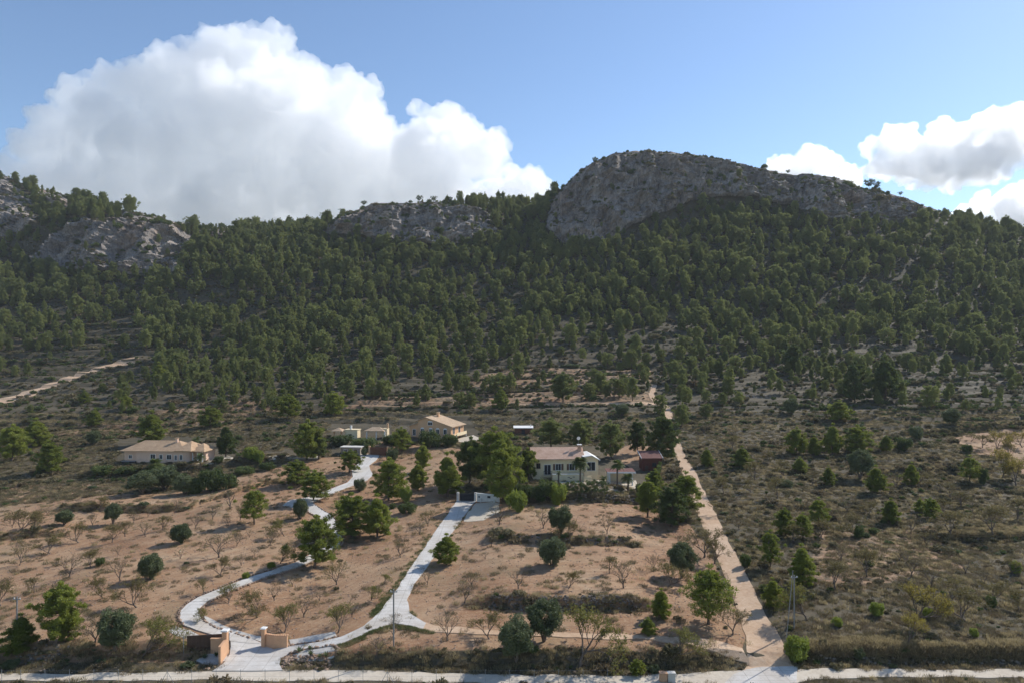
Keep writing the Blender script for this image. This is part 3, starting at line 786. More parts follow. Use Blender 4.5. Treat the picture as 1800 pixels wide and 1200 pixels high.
# ------------------------------------------------------------------ roads, drives and other sheets on the ground
from mathutils.geometry import delaunay_2d_cdt
def sheet(name, pts, off, mat, label, cell=1.1, skirt=0.25, kind="structure", wob=0.0, parent=None):
    P = []
    n = len(pts)
    W = [at(*p) for p in pts]
    for i in range(n):
        a, b = W[i], W[(i + 1) % n]
        k = max(1, int((b.xy - a.xy).length / 1.0))
        for j in range(k):
            q = a.xy.lerp(b.xy, j / k); P.append((q.x, q.y))
    P = np.array(P)
    if wob:
        nz = np.stack([vnoise(np.column_stack([P / 2.2, 0 * P[:, 0]]), 3), vnoise(np.column_stack([P / 2.2, 0 * P[:, 0]]), 4)], 1)
        P = P + nz * wob
    x0, y0 = P.min(0); x1, y1 = P.max(0)
    gx, gy = np.meshgrid(np.arange(x0, x1, cell), np.arange(y0, y1, cell)); gx = gx.ravel() + rng.random(gx.size) * .2; gy = gy.ravel() + rng.random(gy.size) * .2
    ins = in_poly(P, gx, gy)
    near = np.array([((P - (x, y)) ** 2).sum(1).min() > 0.12 for x, y in zip(gx[ins], gy[ins])], bool) if ins.any() else np.zeros(0, bool)
    pts2 = [Vector(p) for p in P.tolist()] + [Vector((x, y)) for x, y in zip(gx[ins][near], gy[ins][near])]
    nb = len(P)
    vs, es, fs, *_ = delaunay_2d_cdt(pts2, [(i, (i + 1) % nb) for i in range(nb)], [], 1, 1e-4)
    bm = bmesh.new()
    bv = [bm.verts.new((v.x, v.y, gz(v.x, v.y) + off)) for v in vs]
    for f in fs:
        try: bm.faces.new([bv[i] for i in f])
        except ValueError: pass
    for f in bm.faces:
        f.normal_update()
        if f.normal.z < 0: f.normal_flip()
    be = [e for e in bm.edges if e.is_boundary]
    r = bmesh.ops.extrude_edge_only(bm, edges=be)
    for v in r["geom"]:
        if isinstance(v, bmesh.types.BMVert): v.co.z -= skirt + off
    me = bpy.data.meshes.new(name); bm.to_mesh(me); bm.free(); me.materials.append(mat)
    o = link(bpy.data.objects.new(name, me), parent)
    if parent is None: tag(o, label, None, None, kind)
    SHEETS.append(pts)
    return o
SHEETS = []

g = N("brushed concrete"); v = g.coord()
n1, n2 = g.noise(v, 0.35, 6, 0.65), g.noise(v, 4, 5, 0.7)
c = g.ramp(g.math('ADD', g.math('MULTIPLY', n1, 0.6), g.math('MULTIPLY', n2, 0.4)), [(0.3, (0.44, 0.41, 0.37)), (0.5, (0.58, 0.55, 0.505)), (0.7, (0.66, 0.63, 0.585))])
jt = g.n("ShaderNodeTexBrick", i_Scale=0.22, i_Mortar_Size=0.008); jt.inputs["Color1"].default_value = jt.inputs["Color2"].default_value = (1, 1, 1, 1); jt.inputs["Mortar"].default_value = (0.72, 0.70, 0.67, 1)
jt.offset = 0.0; g.l(v, jt.inputs["Vector"])
st_ = g.ramp(g.noise(v, 0.12, 7, 0.75, 0.5), [(0.40, (1, 1, 1)), (0.56, (0, 0, 0))])
c = g.mix(g.math('MULTIPLY', st_, 0.6), c, (0.42, 0.36, 0.29))
c = g.mix(g.ramp(g.noise(v, 1.3, 6, 0.8), [(0.30, (0.6, 0.6, 0.6)), (0.42, (0, 0, 0))]), c, (0.30, 0.27, 0.24))
g.color(g.mix(1.0, c, jt.outputs[0], 'MULTIPLY')); g.bump(n2, 0.2, 0.02)
CONC = g.m
def dirt_mat(name, a, b, c3):
    g = N(name); v = g.coord(); n1, n2 = g.noise(v, 0.22, 6, 0.65), g.noise(v, 1.9, 6, 0.7)
    g.color(g.ramp(g.math('ADD', g.math('MULTIPLY', n1, 0.5), g.math('MULTIPLY', n2, 0.5)), [(0.32, a), (0.5, b), (0.68, c3)]))
    g.bump(n2, 0.6, 0.08); return g.m
TRACK = dirt_mat("ochre dirt track", (0.38, 0.235, 0.140), (0.50, 0.345, 0.225), (0.60, 0.45, 0.315))
ROAD = dirt_mat("pale gravel road", (0.44, 0.37, 0.285), (0.55, 0.475, 0.375), (0.62, 0.55, 0.45))
GRAVEL = dirt_mat("white garden gravel", (0.34, 0.31, 0.27), (0.47, 0.44, 0.395), (0.57, 0.54, 0.49))
PAVE = dirt_mat("cream paving", (0.42, 0.36, 0.27), (0.52, 0.45, 0.35), (0.58, 0.51, 0.41))

sheet("road", [(-120, 1186), (0, 1185), (200, 1183), (380, 1179), (500, 1177), (640, 1179), (800, 1184), (1000, 1187), (1180, 1185), (1300, 1177), (1400, 1175), (1550, 1177), (1920, 1177),
      (1920, 1191), (1700, 1190), (1550, 1191), (1430, 1193), (1380, 1203), (1250, 1203), (1000, 1202), (850, 1200), (640, 1197), (400, 1195), (200, 1196), (-120, 1197)], 0.05, ROAD, "pale gravel road running along the foot of the orchards", wob=0.3)
sheet("junction_slab", [(1275, 1200), (1292, 1185), (1310, 1177), (1336, 1172), (1403, 1171), (1401, 1204), (1270, 1206)], 0.09, CONC, "broken white concrete apron where the track meets the road", wob=0.25)
sheet("dirt_track", [(1146, 676), (1140, 694), (1150, 708), (1168, 720), (1168, 745), (1176, 765), (1183, 784), (1191, 808), (1198, 830), (1210, 865), (1224, 900), (1240, 935), (1252, 960), (1269, 1000), (1288, 1050), (1306, 1100), (1316, 1150), (1306, 1180),
      (1406, 1180), (1385, 1150), (1359, 1100), (1331, 1050), (1309, 1000), (1286, 960), (1272, 935), (1257, 900), (1239, 865), (1223, 830), (1208, 808), (1198, 784), (1190, 765), (1181, 745), (1183, 720), (1165, 706), (1150, 694), (1155, 676)], 0.07, TRACK, "rutted ochre dirt track climbing the slope on the right", wob=0.2)
sheet("path", [(745, 1093), (760, 1100), (830, 1105), (900, 1109), (960, 1110), (1050, 1113), (1150, 1117), (1200, 1120), (1262, 1128), (1310, 1140), (1318, 1168), (1298, 1160), (1240, 1141), (1200, 1130), (1130, 1125), (1050, 1123), (960, 1119), (880, 1116), (800, 1114), (752, 1110), (740, 1104)], 0.09, TRACK, "tan dirt path crossing the lower orchard to the track", wob=0.4)
sheet("hill_track", [(-60, 716), (0, 700), (40, 688), (80, 675), (120, 661), (160, 649), (200, 638), (243, 627), (246, 631), (205, 643), (165, 654), (125, 668), (85, 684), (45, 698), (0, 711), (-60, 727)], 0.10, TRACK, "pale track climbing the hillside at far left", 1.5, wob=0.5)
sheet("terrace_path", [(900, 711), (1000, 709), (1100, 708), (1152, 707), (1152, 711), (1100, 712.5), (1000, 713), (900, 714.5)], 0.10, TRACK, "narrow earth path along the terrace above the houses", 1.5, wob=0.3)
sheet("house_lane", [(465, 803), (500, 799.5), (560, 801), (560, 805.5), (500, 804), (465, 807)], 0.08, ROAD, "pale lane leading to the bungalow", 1.2)
drive1 = [(372, 1180), (392, 1167), (403, 1152), (404, 1136), (404, 1120), (435, 1120), (465, 1133), (480, 1141), (520, 1135), (560, 1129), (600, 1119), (640, 1101), (655, 1088), (672, 1070), (688, 1048), (700, 1033), (720, 1000), (742, 968), (765, 935), (786, 905), (803, 880),
      (836, 880), (815, 908), (793, 938), (772, 968), (748, 1000), (727, 1028), (716, 1055), (722, 1078), (740, 1090), (748, 1096), (742, 1106), (720, 1100), (694, 1096), (660, 1107), (630, 1120), (600, 1132), (585, 1135), (540, 1140), (510, 1148), (494, 1157), (490, 1168), (497, 1179)]
sheet("driveway", drive1, 0.12, CONC, "straight white concrete driveway fanning out at the brown gate", wob=0.14)
drive2 = [(405, 1128), (372, 1115), (345, 1108), (325, 1100), (316, 1088), (318, 1075), (330, 1062), (350, 1050), (385, 1036), (430, 1018), (480, 1002), (520, 988), (545, 975), (566, 962), (582, 950), (583, 938), (574, 922), (560, 910), (545, 902), (538, 895), (520, 893), (498, 888), (510, 879), (530, 876),
      (545, 873), (565, 866), (590, 856), (610, 848), (620, 838), (618, 826), (628, 815), (634, 804), (634, 798), (668, 798), (662, 808), (648, 818), (652, 828), (655, 835), (645, 844), (620, 853), (590, 865), (570, 873), (548, 883), (560, 892), (578, 903), (590, 915), (598, 930), (602, 945),
      (596, 958), (575, 972), (545, 988), (520, 998), (470, 1013), (430, 1028), (395, 1042), (368, 1055), (352, 1068), (348, 1078), (355, 1090), (375, 1102), (410, 1112), (440, 1122), (462, 1132), (430, 1131)]
sheet("driveway", drive2, 0.15, CONC, "winding white concrete driveway curving up from the brown gate", wob=0.12)
sheet("gravel_bed", [(512, 1151), (540, 1142), (586, 1136), (594, 1140), (590, 1152), (575, 1160), (540, 1162), (520, 1160)], 0.09, GRAVEL, "white gravel bed with agaves beside the driveway mouth", wob=0.35)
sheet("gravel_bed", [(346, 1161), (365, 1150), (398, 1148), (400, 1158), (385, 1168), (360, 1168)], 0.09, GRAVEL, "white gravel patch in front of the brown gate", wob=0.35)
sheet("gravel_bed", [(296, 1108), (308, 1098), (322, 1104), (345, 1113), (372, 1122), (370, 1130), (330, 1122), (304, 1116)], 0.05, GRAVEL, "white gravel margin outside the drive's first bend", wob=0.35)
sheet("gravel_bed", [(352, 1080), (362, 1084), (385, 1096), (440, 1112), (470, 1118), (468, 1130), (440, 1120), (410, 1110), (375, 1100), (357, 1090)], 0.05, GRAVEL, "white gravel strip inside the drive's first bend", wob=0.35)
sheet("gravel_bed", [(506, 1124), (540, 1120), (585, 1110), (592, 1117), (560, 1127), (508, 1134)], 0.05, GRAVEL, "white gravel strip right of the curved peach wall", wob=0.35)
sheet("forecourt", [(838, 884), (880, 884), (876, 900), (850, 914), (815, 916), (822, 900)], 0.05, PAVE, "pale dusty forecourt before the white gate wall", wob=0.4)
sheet("terrace_paving", [(958, 845), (1010, 845), (1118, 844), (1124, 862), (1070, 866), (1000, 853), (958, 852)], 0.06, PAVE, "cream paved pool terrace below the cream villa")
sheet("terrace_paving", [(795, 772), (832, 764), (845, 770), (820, 780)], 0.06, PAVE, "sunlit paving right of the peach two-storey house")
sheet("terrace_paving", [(326, 812), (352, 806), (400, 800), (420, 806), (360, 818), (330, 817)], 0.06, PAVE, "pale paving around the right end of the bungalow")

# ------------------------------------------------------------------ mesh collector for built things
class MB:
    def __init__(s): s.bm = bmesh.new()
    def box(s, x0, x1, y0, y1, z0, z1, bevel=0.0):
        r = bmesh.ops.create_cube(s.bm, size=1.0, matrix=Matrix.Translation(((x0 + x1) / 2, (y0 + y1) / 2, (z0 + z1) / 2)) @ Matrix.Diagonal((x1 - x0, y1 - y0, z1 - z0, 1)))
        if bevel:
            es = list({e for v in r["verts"] for e in v.link_edges})
            bmesh.ops.bevel(s.bm, geom=es, offset=bevel, segments=1, affect='EDGES')
        return s
    def poly(s, pts):
        s.bm.faces.new([s.bm.verts.new(p) for p in pts]); return s
    def prism(s, pts, axis, a, b):
        """closed outline pts (2D) pushed from a to b along an axis"""
        def V(p, t): return {'y': (p[0], t, p[1]), 'x': (t, p[0], p[1]), 'z': (p[0], p[1], t)}[axis]
        lo = [s.bm.verts.new(V(p, a)) for p in pts]; hi = [s.bm.verts.new(V(p, b)) for p in pts]
        s.bm.faces.new(lo); s.bm.faces.new(list(reversed(hi)))
        for i in range(len(pts)):
            j = (i + 1) % len(pts); s.bm.faces.new([lo[j], lo[i], hi[i], hi[j]])
        return s
    def cyl(s, x, y, z0, z1, r, r2=None, seg=10):
        bmesh.ops.create_cone(s.bm, cap_ends=True, segments=seg, radius1=r, radius2=r if r2 is None else r2, depth=z1 - z0, matrix=Matrix.Translation((x, y, (z0 + z1) / 2))); return s
    def bar(s, a, b, r, seg=6):
        a, b = Vector(a), Vector(b); d = b - a
        bmesh.ops.create_cone(s.bm, cap_ends=True, segments=seg, radius1=r, radius2=r, depth=d.length, matrix=Matrix.Translation((a + b) / 2) @ d.to_track_quat('Z', 'Y').to_matrix().to_4x4()); return s
    def hip(s, x0, x1, y0, y1, z, rise, inset, thick=0.16):
        """hipped roof slab with its own thickness"""
        ym = (y0 + y1) / 2
        b = [(x0, y0, z), (x1, y0, z), (x1, y1, z), (x0, y1, z)]; t = [(p[0], p[1], z + thick) for p in b]
        r0, r1 = (x0 + inset, ym, z + rise), (x1 - inset, ym, z + rise)
        s.poly(list(reversed(b)))
        for i in range(4):
            j = (i + 1) % 4; s.poly([b[i], b[j], t[j], t[i]])
        s.poly([t[0], t[1], r1, r0]); s.poly([t[2], t[3], r0, r1]); s.poly([t[1], t[2], r1]); s.poly([t[3], t[0], r0])
        return s
    def build(s, name, mat, parent=None):
        bmesh.ops.remove_doubles(s.bm, verts=s.bm.verts, dist=1e-5)
        bmesh.ops.recalc_face_normals(s.bm, faces=s.bm.faces)
        me = bpy.data.meshes.new(name); s.bm.to_mesh(me); s.bm.free(); me.materials.append(mat)
        return link(bpy.data.objects.new(name, me), parent)

def tile_mat(name, a, b, pitch=3.2):
    g = N(name); v = g.coord()
    n1, n2 = g.noise(v, 0.6, 5, 0.7), g.noise(v, 7, 3, 0.8)
    c = g.ramp(g.math('ADD', g.math('MULTIPLY', n1, 0.5), g.math('MULTIPLY', n2, 0.5)), [(0.3, a), (0.55, b), (0.72, tuple(min(1, x * 1.25) for x in b))])
    w = g.n("ShaderNodeTexWave", wave_type='BANDS', i_Scale=pitch * 0.5, i_Distortion=0.3); g.l(v, w.inputs["Vector"])
    g.color(g.mix(g.math('MULTIPLY', w.outputs[1], 0.35), c, g.mix(0.55, c, (0.12, 0.07, 0.05)))); g.bump(w.outputs[1], 0.8, 0.06)
    return g.m
M = {
 'pink': plain("pinkish render", (0.66, 0.46, 0.345), 0.08, 0.8), 'peach': plain("peach render", (0.62, 0.38, 0.22), 0.08, 0.8), 'cream': plain("cream render", (0.76, 0.62, 0.40), 0.08, 0.8),
 'gatepeach': plain("orange peach render", (0.56, 0.33, 0.195), 0.10, 1.2), 'white': plain("white paint", (0.74, 0.72, 0.68), 0.06, 1.0), 'offwhite': plain("weathered white wall", (0.58, 0.55, 0.49), 0.14, 1.0),
 'glass': plain("dark window glass", (0.035, 0.040, 0.045), 0.2, 1.0, 0.12), 'brown': plain("brown painted steel", (0.085, 0.052, 0.038), 0.2, 2.0, 0.5), 'wood': plain("red brown timber", (0.15, 0.068, 0.042), 0.25, 3.0),
 'redwall': plain("dark red cabin wall", (0.115, 0.042, 0.030), 0.2, 2.0), 'redroof': plain("maroon roof sheet", (0.165, 0.080, 0.066), 0.15, 1.5), 'grey': plain("grey galvanised steel", (0.28, 0.28, 0.28), 0.15, 3.0, 0.5),
 'stone': plain("pale limestone blocks", (0.30, 0.255, 0.21), 0.35, 1.3, 0.95, 0.6), 'darkstone': plain("dark field stones", (0.20, 0.165, 0.135), 0.40, 0.9, 0.95, 0.6), 'redstone': plain("rusty border stones", (0.30, 0.21, 0.15), 0.4, 1.5, 0.95, 0.5),
 'shutter': plain("brown shutters", (0.16, 0.10, 0.07), 0.15, 2.0), 'pole': plain("weathered grey pole", (0.24, 0.23, 0.215), 0.15, 2.0), 'water': plain("pool water", (0.16, 0.33, 0.38), 0.1, 0.6, 0.06), 'awning': plain("pale awning cloth", (0.62, 0.60, 0.55), 0.08, 1.0),
 'tile': tile_mat("clay roof tiles", (0.35, 0.215, 0.125), (0.52, 0.36, 0.225)), 'tile2': tile_mat("pale clay roof tiles", (0.40, 0.27, 0.165), (0.57, 0.42, 0.28)), 'tile3': tile_mat("mottled orange roof tiles", (0.36, 0.19, 0.115), (0.62, 0.42, 0.31)), 'nearblack': plain("flat near-black", (0.05, 0.05, 0.055), 0.2, 2.0),  # last entry: near-black colour for ironwork, wires, doors and the hut's dark panel
}
def window(root, x, z, w, h, yf=0.0, frame='white', shut=False, pane='glass', arch=False, side=None):
    """framed window set into the front (y = yf), or into a side wall (x = side) when side is given"""
    f = MB(); t = 0.10
    def add(mb, x0, x1, y0, y1, z0, z1):
        if side is None: mb.box(x0, x1, yf + y0, yf + y1, z0, z1)
        else: mb.box(side - y1, side - y0, x0, x1, z0, z1)
    add(f, x - w / 2 - t, x - w / 2, -0.07, 0.10, z - t, z + h + t); add(f, x + w / 2, x + w / 2 + t, -0.07, 0.10, z - t, z + h + t)
    add(f, x - w / 2, x + w / 2, -0.07, 0.10, z + h, z + h + t); add(f, x - w / 2, x + w / 2, -0.12, 0.10, z - t, z)
    add(f, x - 0.03, x + 0.03, -0.045, 0.02, z, z + h)
    if arch and side is None:
        pts = [(x + (w / 2 + t) * math.cos(a), z + h + t + 0.35 * math.sin(a)) for a in np.linspace(0, math.pi, 9)]
        f.prism(pts, 'y', yf - 0.07, yf + 0.05)
    win = f.build("window", M[frame], root)
    p = MB(); add(p, x - w / 2, x + w / 2, -0.022, 0.05, z, z + h); p.build("pane", M[pane], win)
    if shut:
        s = MB(); add(s, x - w - 0.05, x - w / 2 - t, -0.06, -0.01, z, z + h); s.build("shutter", M['shutter'], win)
        s = MB(); add(s, x + w / 2 + t, x + w + 0.05, -0.06, -0.01, z, z + h); s.build("shutter", M['shutter'], win)
    return win

# ------------------------------------------------------------------ the bungalow
p = at(283, 813); s = p.y / FPX
bung = empty("bungalow", (p.x, p.y, p.z + 0.05), math.radians(-4)); tag(bung, "pink-walled single-storey bungalow with clay tiled hip roofs at left", "house")
MB().box(-7.0, 6.2, 0, 9, -1.6, 3.1).build("wall", M['pink'], bung)
MB().box(-11.0, -7.0, 0.9, 8.4, -1.6, 3.0).build("wall", M['pink'], bung)
corner = [(6.2 + 1.5 * math.sin(a), 1.5 - 1.5 * math.cos(a)) for a in np.linspace(0.02, math.pi / 2, 7)] + [(7.7, 7), (6.2, 7)]
MB().prism(corner, 'z', -1.6, 3.1).build("wall", M['pink'], bung)
MB().box(7.7, 11.0, 3.2, 8.2, -1.6, 2.9).build("wall", M['pink'], bung)
for cx in (8.2, 9.6, 11.0): MB().cyl(cx, 1.4, -1.6, 2.75, 0.14).build("porch_column", M['white'], bung)
r1 = MB().hip(-11.5, 6.9, -0.6, 9.5, 3.1, 2.5, 4.2).build("roof", M['tile'], bung)
MB().hip(4.2, 8.9, -0.9, 8.4, 3.28, 2.35, 2.3).build("roof", M['tile'], bung)
MB().hip(7.3, 11.8, 0.8, 8.6, 2.95, 2.0, 2.2).build("roof", M['tile'], bung)
MB().box(2.1, 2.7, 3.4, 4.0, 4.6, 6.3).build("chimney", M['pink'], r1)
MB().box(1.95, 2.85, 3.25, 4.15, 6.3, 6.42).build("chimney_cap", M['tile'], r1)
for x, w, h, z, fr, sh in ((-9.3, .8, .9, 1.0, 'white', 0), (-2.3, 1.3, 1.2, 1.1, 'white', 0), (0.0, .8, 1.1, 1.1, 'white', 0), (2.3, 1.2, 1.2, 1.0, 'white', 0), (4.2, .55, 1.3, .8, 'white', 0), (5.7, .7, 1.3, .9, 'white', 0)):
    window(bung, x, z, w, h, 0.9 if x < -7 else 0.0, fr, bool(sh))
window(bung, 9.0, 0.2, 0.9, 2.0, 3.2)
MB().box(-10.9, -7.2, -0.5, 0.6, -1.3, 0.35).build("store", M['nearblack'], bung)
MB().box(-11.0, -7.1, -0.6, 0.7, 0.352, 0.45).build("store_roof", M['grey'], bung)
MB().box(6.4, 11.6, -0.4, 3.2, -1.7, -0.3).build("porch_slab", M['cream'], bung)

# ------------------------------------------------------------------ the two-storey house
p = at(760, 772)
hb = empty("country_house", (p.x, p.y, p.z - 0.9), math.radians(-20)); tag(hb, "peach two-storey gabled house on the slope above the pines", "house")
MB().prism([(-5.2, -2), (6.6, -2), (6.6, 5.3), (-2.4, 8.0), (-5.2, 6.9)], 'y', 0, 10).build("wall", M['peach'], hb)
MB().prism([(-9.0, -2), (-5.2, -2), (-5.2, 6.0), (-9.0, 4.9)], 'y', 1.2, 9).build("wall", M['peach'], hb)
rf = MB(); 
rf.prism([(-2.4, 8.02), (7.3, 5.12), (7.3, 5.30), (-2.4, 8.22)], 'y', -0.5, 10.5); rf = rf.build("roof", M['tile2'], hb)
MB().prism([(-5.9, 6.62), (-2.402, 8.02), (-2.402, 8.22), (-5.9, 6.80)], 'y', -0.5, 10.5).build("roof", M['tile2'], hb)
MB().prism([(-9.6, 4.75), (-5.202, 6.02), (-5.202, 6.20), (-9.6, 4.93)], 'y', 0.7, 9.5).build("roof", M['tile2'], hb)
MB().box(-1.5, -0.7, 6, 6.8, 7.4, 9.2).build("chimney", M['peach'], rf); MB().box(-1.65, -0.55, 5.85, 6.95, 9.2, 9.35).build("chimney_cap", M['tile2'], rf)
window(hb, -0.8, 5.6, 1.5, .9, 0, 'white', arch=True)
for x in (-3.6, -0.6, 1.9, 4.6): window(hb, x, 2.9, 1.0, 1.4, 0, 'white', arch=True)
for x in (-3.6, 1.9, 4.6): window(hb, x, 0.2, 1.0, 1.3, 0, 'white')
window(hb, -7.2, 2.0, 1.0, 1.9, 1.2, 'white')
for y in (2.2, 6.5): window(hb, y, 2.8, 1.3, 1.9, side=6.6 + 0.0, frame='white')
MB().box(6.604, 8.4, 0.6, 8.5, 2.30, 2.5).build("balcony", M['cream'], hb)
MB().box(8.3, 8.4, 0.6, 8.5, 2.5, 3.3).build("balcony_wall", M['cream'], hb)
for y in (0.75, 8.35): MB().cyl(8.25, y, -2, 2.3, 0.14).build("balcony_post", M['white'], hb)

# ------------------------------------------------------------------ the villa with the pool
p = at(990, 846)
vc = empty("villa", (p.x, p.y + 4, p.z - 0.3), math.radians(3)); tag(vc, "cream villa with mottled orange tiled roof above the pool hedge", "house")
vc.scale = (1.04, 1.04, 1.04)
MB().box(-7.0, 5.2, 0, 8, -2.5, 5.0).build("wall", M['cream'], vc)
MB().prism([(5.2, -2.5), (8.6, -2.5), (8.6, 5.0), (7.0, 5.9), (5.2, 5.6)], 'y', -0.9, 6).build("wall", M['cream'], vc)
rf = MB().prism([(-0.8, 5.0), (4.0, 7.25), (8.8, 5.0), (8.8, 5.2), (4.0, 7.47), (-0.8, 5.2)], 'x', -7.4, 5.5).build("roof", M['tile3'], vc)
MB().prism([(4.9, 5.62), (7.0, 5.92), (9.0, 4.8), (9.0, 4.98), (7.0, 6.12), (4.9, 5.82)], 'y', -1.5, 6.2).build("roof", M['white'], vc)
MB().box(4.2, 5.0, 2.2, 3.0, 6.0, 8.1).build("chimney", M['tile3'], rf); MB().box(4.05, 5.15, 2.05, 3.15, 8.1, 8.25).build("chimney_cap", M['white'], rf)
MB().bar((4.6, 4.2, 7), (4.6, 4.2, 9.6), 0.04).build("aerial_mast", M['grey'], rf)
dish = MB(); bmesh.ops.create_cone(dish.bm, cap_ends=True, segments=14, radius1=0.45, radius2=0.12, depth=0.16, matrix=Matrix.Translation((4.6, 4.0, 9.6)) @ Matrix.Rotation(math.radians(-75), 4, 'X')); dish.build("satellite_dish", M['white'], rf)
window(vc, -5.7, 2.9, .8, 1.1, 0, 'shutter')
window(vc, -3.5, 1.4, 1.5, 2.3, 0, 'white'); 
bal = MB()
for i in range(9): bal.bar((-4.5 + i * 0.25, -0.9, 1.3), (-4.5 + i * 0.25, -0.9, 2.3), 0.03)
bal.bar((-4.55, -0.9, 2.3), (-2.45, -0.9, 2.3), 0.04); bal.build("balcony_rail", M['nearblack'], vc)
MB().box(-4.7, -2.3, -1.0, -0.003, 1.05, 1.25).build("balcony", M['cream'], vc)
window(vc, -0.9, 2.4, 1.2, 1.5, 0, 'white', True); window(vc, 2.4, 2.4, 1.2, 1.5, 0, 'white', True)
window(vc, 6.9, 2.4, 1.9, 2.0, -0.9, 'white')
MB().box(-2.6, 4.6, -3.2, -0.004, -2.5, 1.9).build("terrace_wall", M['cream'], vc)
MB().box(-2.75, 4.75, -3.3, -3.0, 1.9, 2.02).build("coping", M['white'], vc)
bird = MB()
for x, z in ((1.2, 1.2), (1.7, 1.0), (2.4, 1.3)): bird.box(x - .28, x + .28, -3.23, -3.205, z - .07, z + .07)
bird.build("wall_ornament", M['nearblack'], vc)
st = MB()
for i in range(7): st.box(4.6, 6.6, -3.4 - 0.32 * i, -3.08 - 0.32 * i, -2.5, 1.5 - 0.3 * i)
st.build("steps", M['cream'], vc)

p = at(1006, 848); 
pool = empty("swimming_pool", (p.x, p.y, p.z)); tag(pool, "small swimming pool with pale rim behind the clipped hedge", "pool")
MB().box(-5, 2.6, -1.2, 1.8, -0.25, 0.16).build("rim", M['white'], pool); MB().box(-4.6, 2.2, -0.8, 1.4, 0.162, 0.18).build("water", M['water'], pool)
p = at(1090, 850)
pg = empty("pergola", (p.x, p.y, p.z), math.radians(2)); tag(pg, "open pool shelter with maroon roof and white columns", "shelter")
for x in (-2.6, 3.0):
    for y in (0, 2.5): MB().box(x - .18, x + .18, y - .18, y + .18, -0.6, 2.9).build("column", M['white'], pg)
MB().box(-3.0, 3.4, 2.7, 2.9, -0.6, 3.1).build("back_wall", M['cream'], pg)
MB().prism([(-0.6, 2.9), (3.0, 3.25), (3.0, 3.40), (-0.6, 3.05)], 'x', -3.3, 3.7).build("roof", M['redroof'], pg)
MB().box(-3.35, 3.75, -0.72, -0.602, 2.72, 3.06).build("fascia", M['white'], pg)
p = at(1146, 826)
sh = empty("garden_cabin", (p.x, p.y, p.z), math.radians(2)); tag(sh, "dark red timber cabin with maroon roof beside the track", "cabin")
MB().box(-2.6, 2.6, 0, 4.0, -0.8, 3.2).build("wall", M['redwall'], sh)
MB().prism([(-0.4, 3.2), (4.4, 4.6), (4.4, 4.75), (-0.4, 3.35)], 'x', -2.9, 2.9).build("roof", M['redroof'], sh)
for x in (-2.98, 2.902): MB().prism([(-0.4, 3.15), (4.4, 4.55), (4.4, 4.85), (-0.4, 3.45)], 'x', x, x + 0.08).build("verge_board", M['white'], sh)
window(sh, 0.6, 1.0, 1.0, 1.0, 0, 'brown'); MB().box(-1.9, -1.0, -0.05, 0.02, -0.8, 1.3).build("door", M['brown'], sh)
p = at(1129, 822); MB_ = MB().box(-0.45, 0.45, -0.4, 0.4, -0.3, 1.4, 0.04).build("water_tank", M['white']); MB_.location = p; tag(MB_, "white square water tank left of the red cabin", "tank")
p = at(920, 762)
sd = empty("field_shed", (p.x, p.y, p.z)); tag(sd, "low brown shed with white roof above the pines", "shed")
MB().box(-2.8, 2.8, 0, 3.4, -0.6, 1.9).build("wall", M['wood'], sd); MB().prism([(-0.5, 1.95), (3.8, 2.3), (3.8, 2.42), (-0.5, 2.07)], 'x', -3.3, 3.3).build("roof", M['white'], sd)
MB().box(-0.6, 0.5, -0.04, 0.02, -0.6, 1.4).build("door", M['nearblack'], sd); MB().box(2.4, 2.6, 1.5, 1.7, 2.2, 3.0).build("flue", M['white'], sd)
p = at(607, 772)
oh = empty("barbecue_house", (p.x, p.y, p.z), math.radians(-8)); tag(oh, "cream barbecue hut with white chimney left of the peach house", "hut")
MB().box(-0.6, 3.6, 1.2, 4.0, -0.6, 3.0).build("wall", M['cream'], oh); MB().box(1.0, 1.5, 1.6, 2.1, 3.18, 4.4).build("chimney", M['white'], oh)
MB().box(-0.8, 3.8, 1.0, 4.2, 3.0, 3.18).build("roof", M['cream'], oh); MB().box(0.8, 1.7, 1.15, 1.202, -0.5, 1.7).build("opening_shade_panel", M['nearblack'], oh)  # dark panel on the wall, shade of the hut's mouth put into its colour
for x in (-4.0, -1.6): MB().box(x - .25, x + .25, 0.2, 0.7, -0.6, 2.6).build("column", M['peach'], oh)
MB().hip(-4.8, -0.9, -0.4, 3.6, 2.6, 1.1, 1.9).build("canopy", M['tile2'], oh)
p = at(660, 772)
pv = empty("pavilion", (p.x, p.y, p.z), math.radians(-6)); tag(pv, "open pavilion with cream tiled roof and white columns beside the peach house", "pavilion")
for x in (-3.0, 0.2, 3.0): MB().cyl(x, 0.3, -0.6, 2.7, 0.2).build("column", M['white'], pv)
MB().box(1.8, 3.4, 1.5, 4, -0.6, 3.4).build("wall", M['cream'], pv); MB().hip(-3.8, 2.9, -0.4, 4.2, 2.7, 1.2, 2.2).build("roof", M['tile2'], pv)
MB().box(3.0, 3.5, 2.4, 2.9, 3.4, 5.0).build("chimney", M['peach'], pv)
p = at(618, 799)
cb = empty("pump_house", (p.x, p.y, p.z), math.radians(-4)); tag(cb, "low stone pump house with flat pale roof left of the timber gate", "hut")
MB().box(-3.2, 2.6, 0, 3.0, -0.8, 2.2).build("wall", M['stone'], cb); MB().box(-3.5, 2.9, -0.3, 3.3, 2.2, 2.42).build("roof", M['offwhite'], cb); window(cb, -1.8, 0.9, .8, .8, 0, 'white'); MB().box(0.7, 1.6, -0.04, 0.02, -0.6, 1.6).build("door", M['brown'], cb)

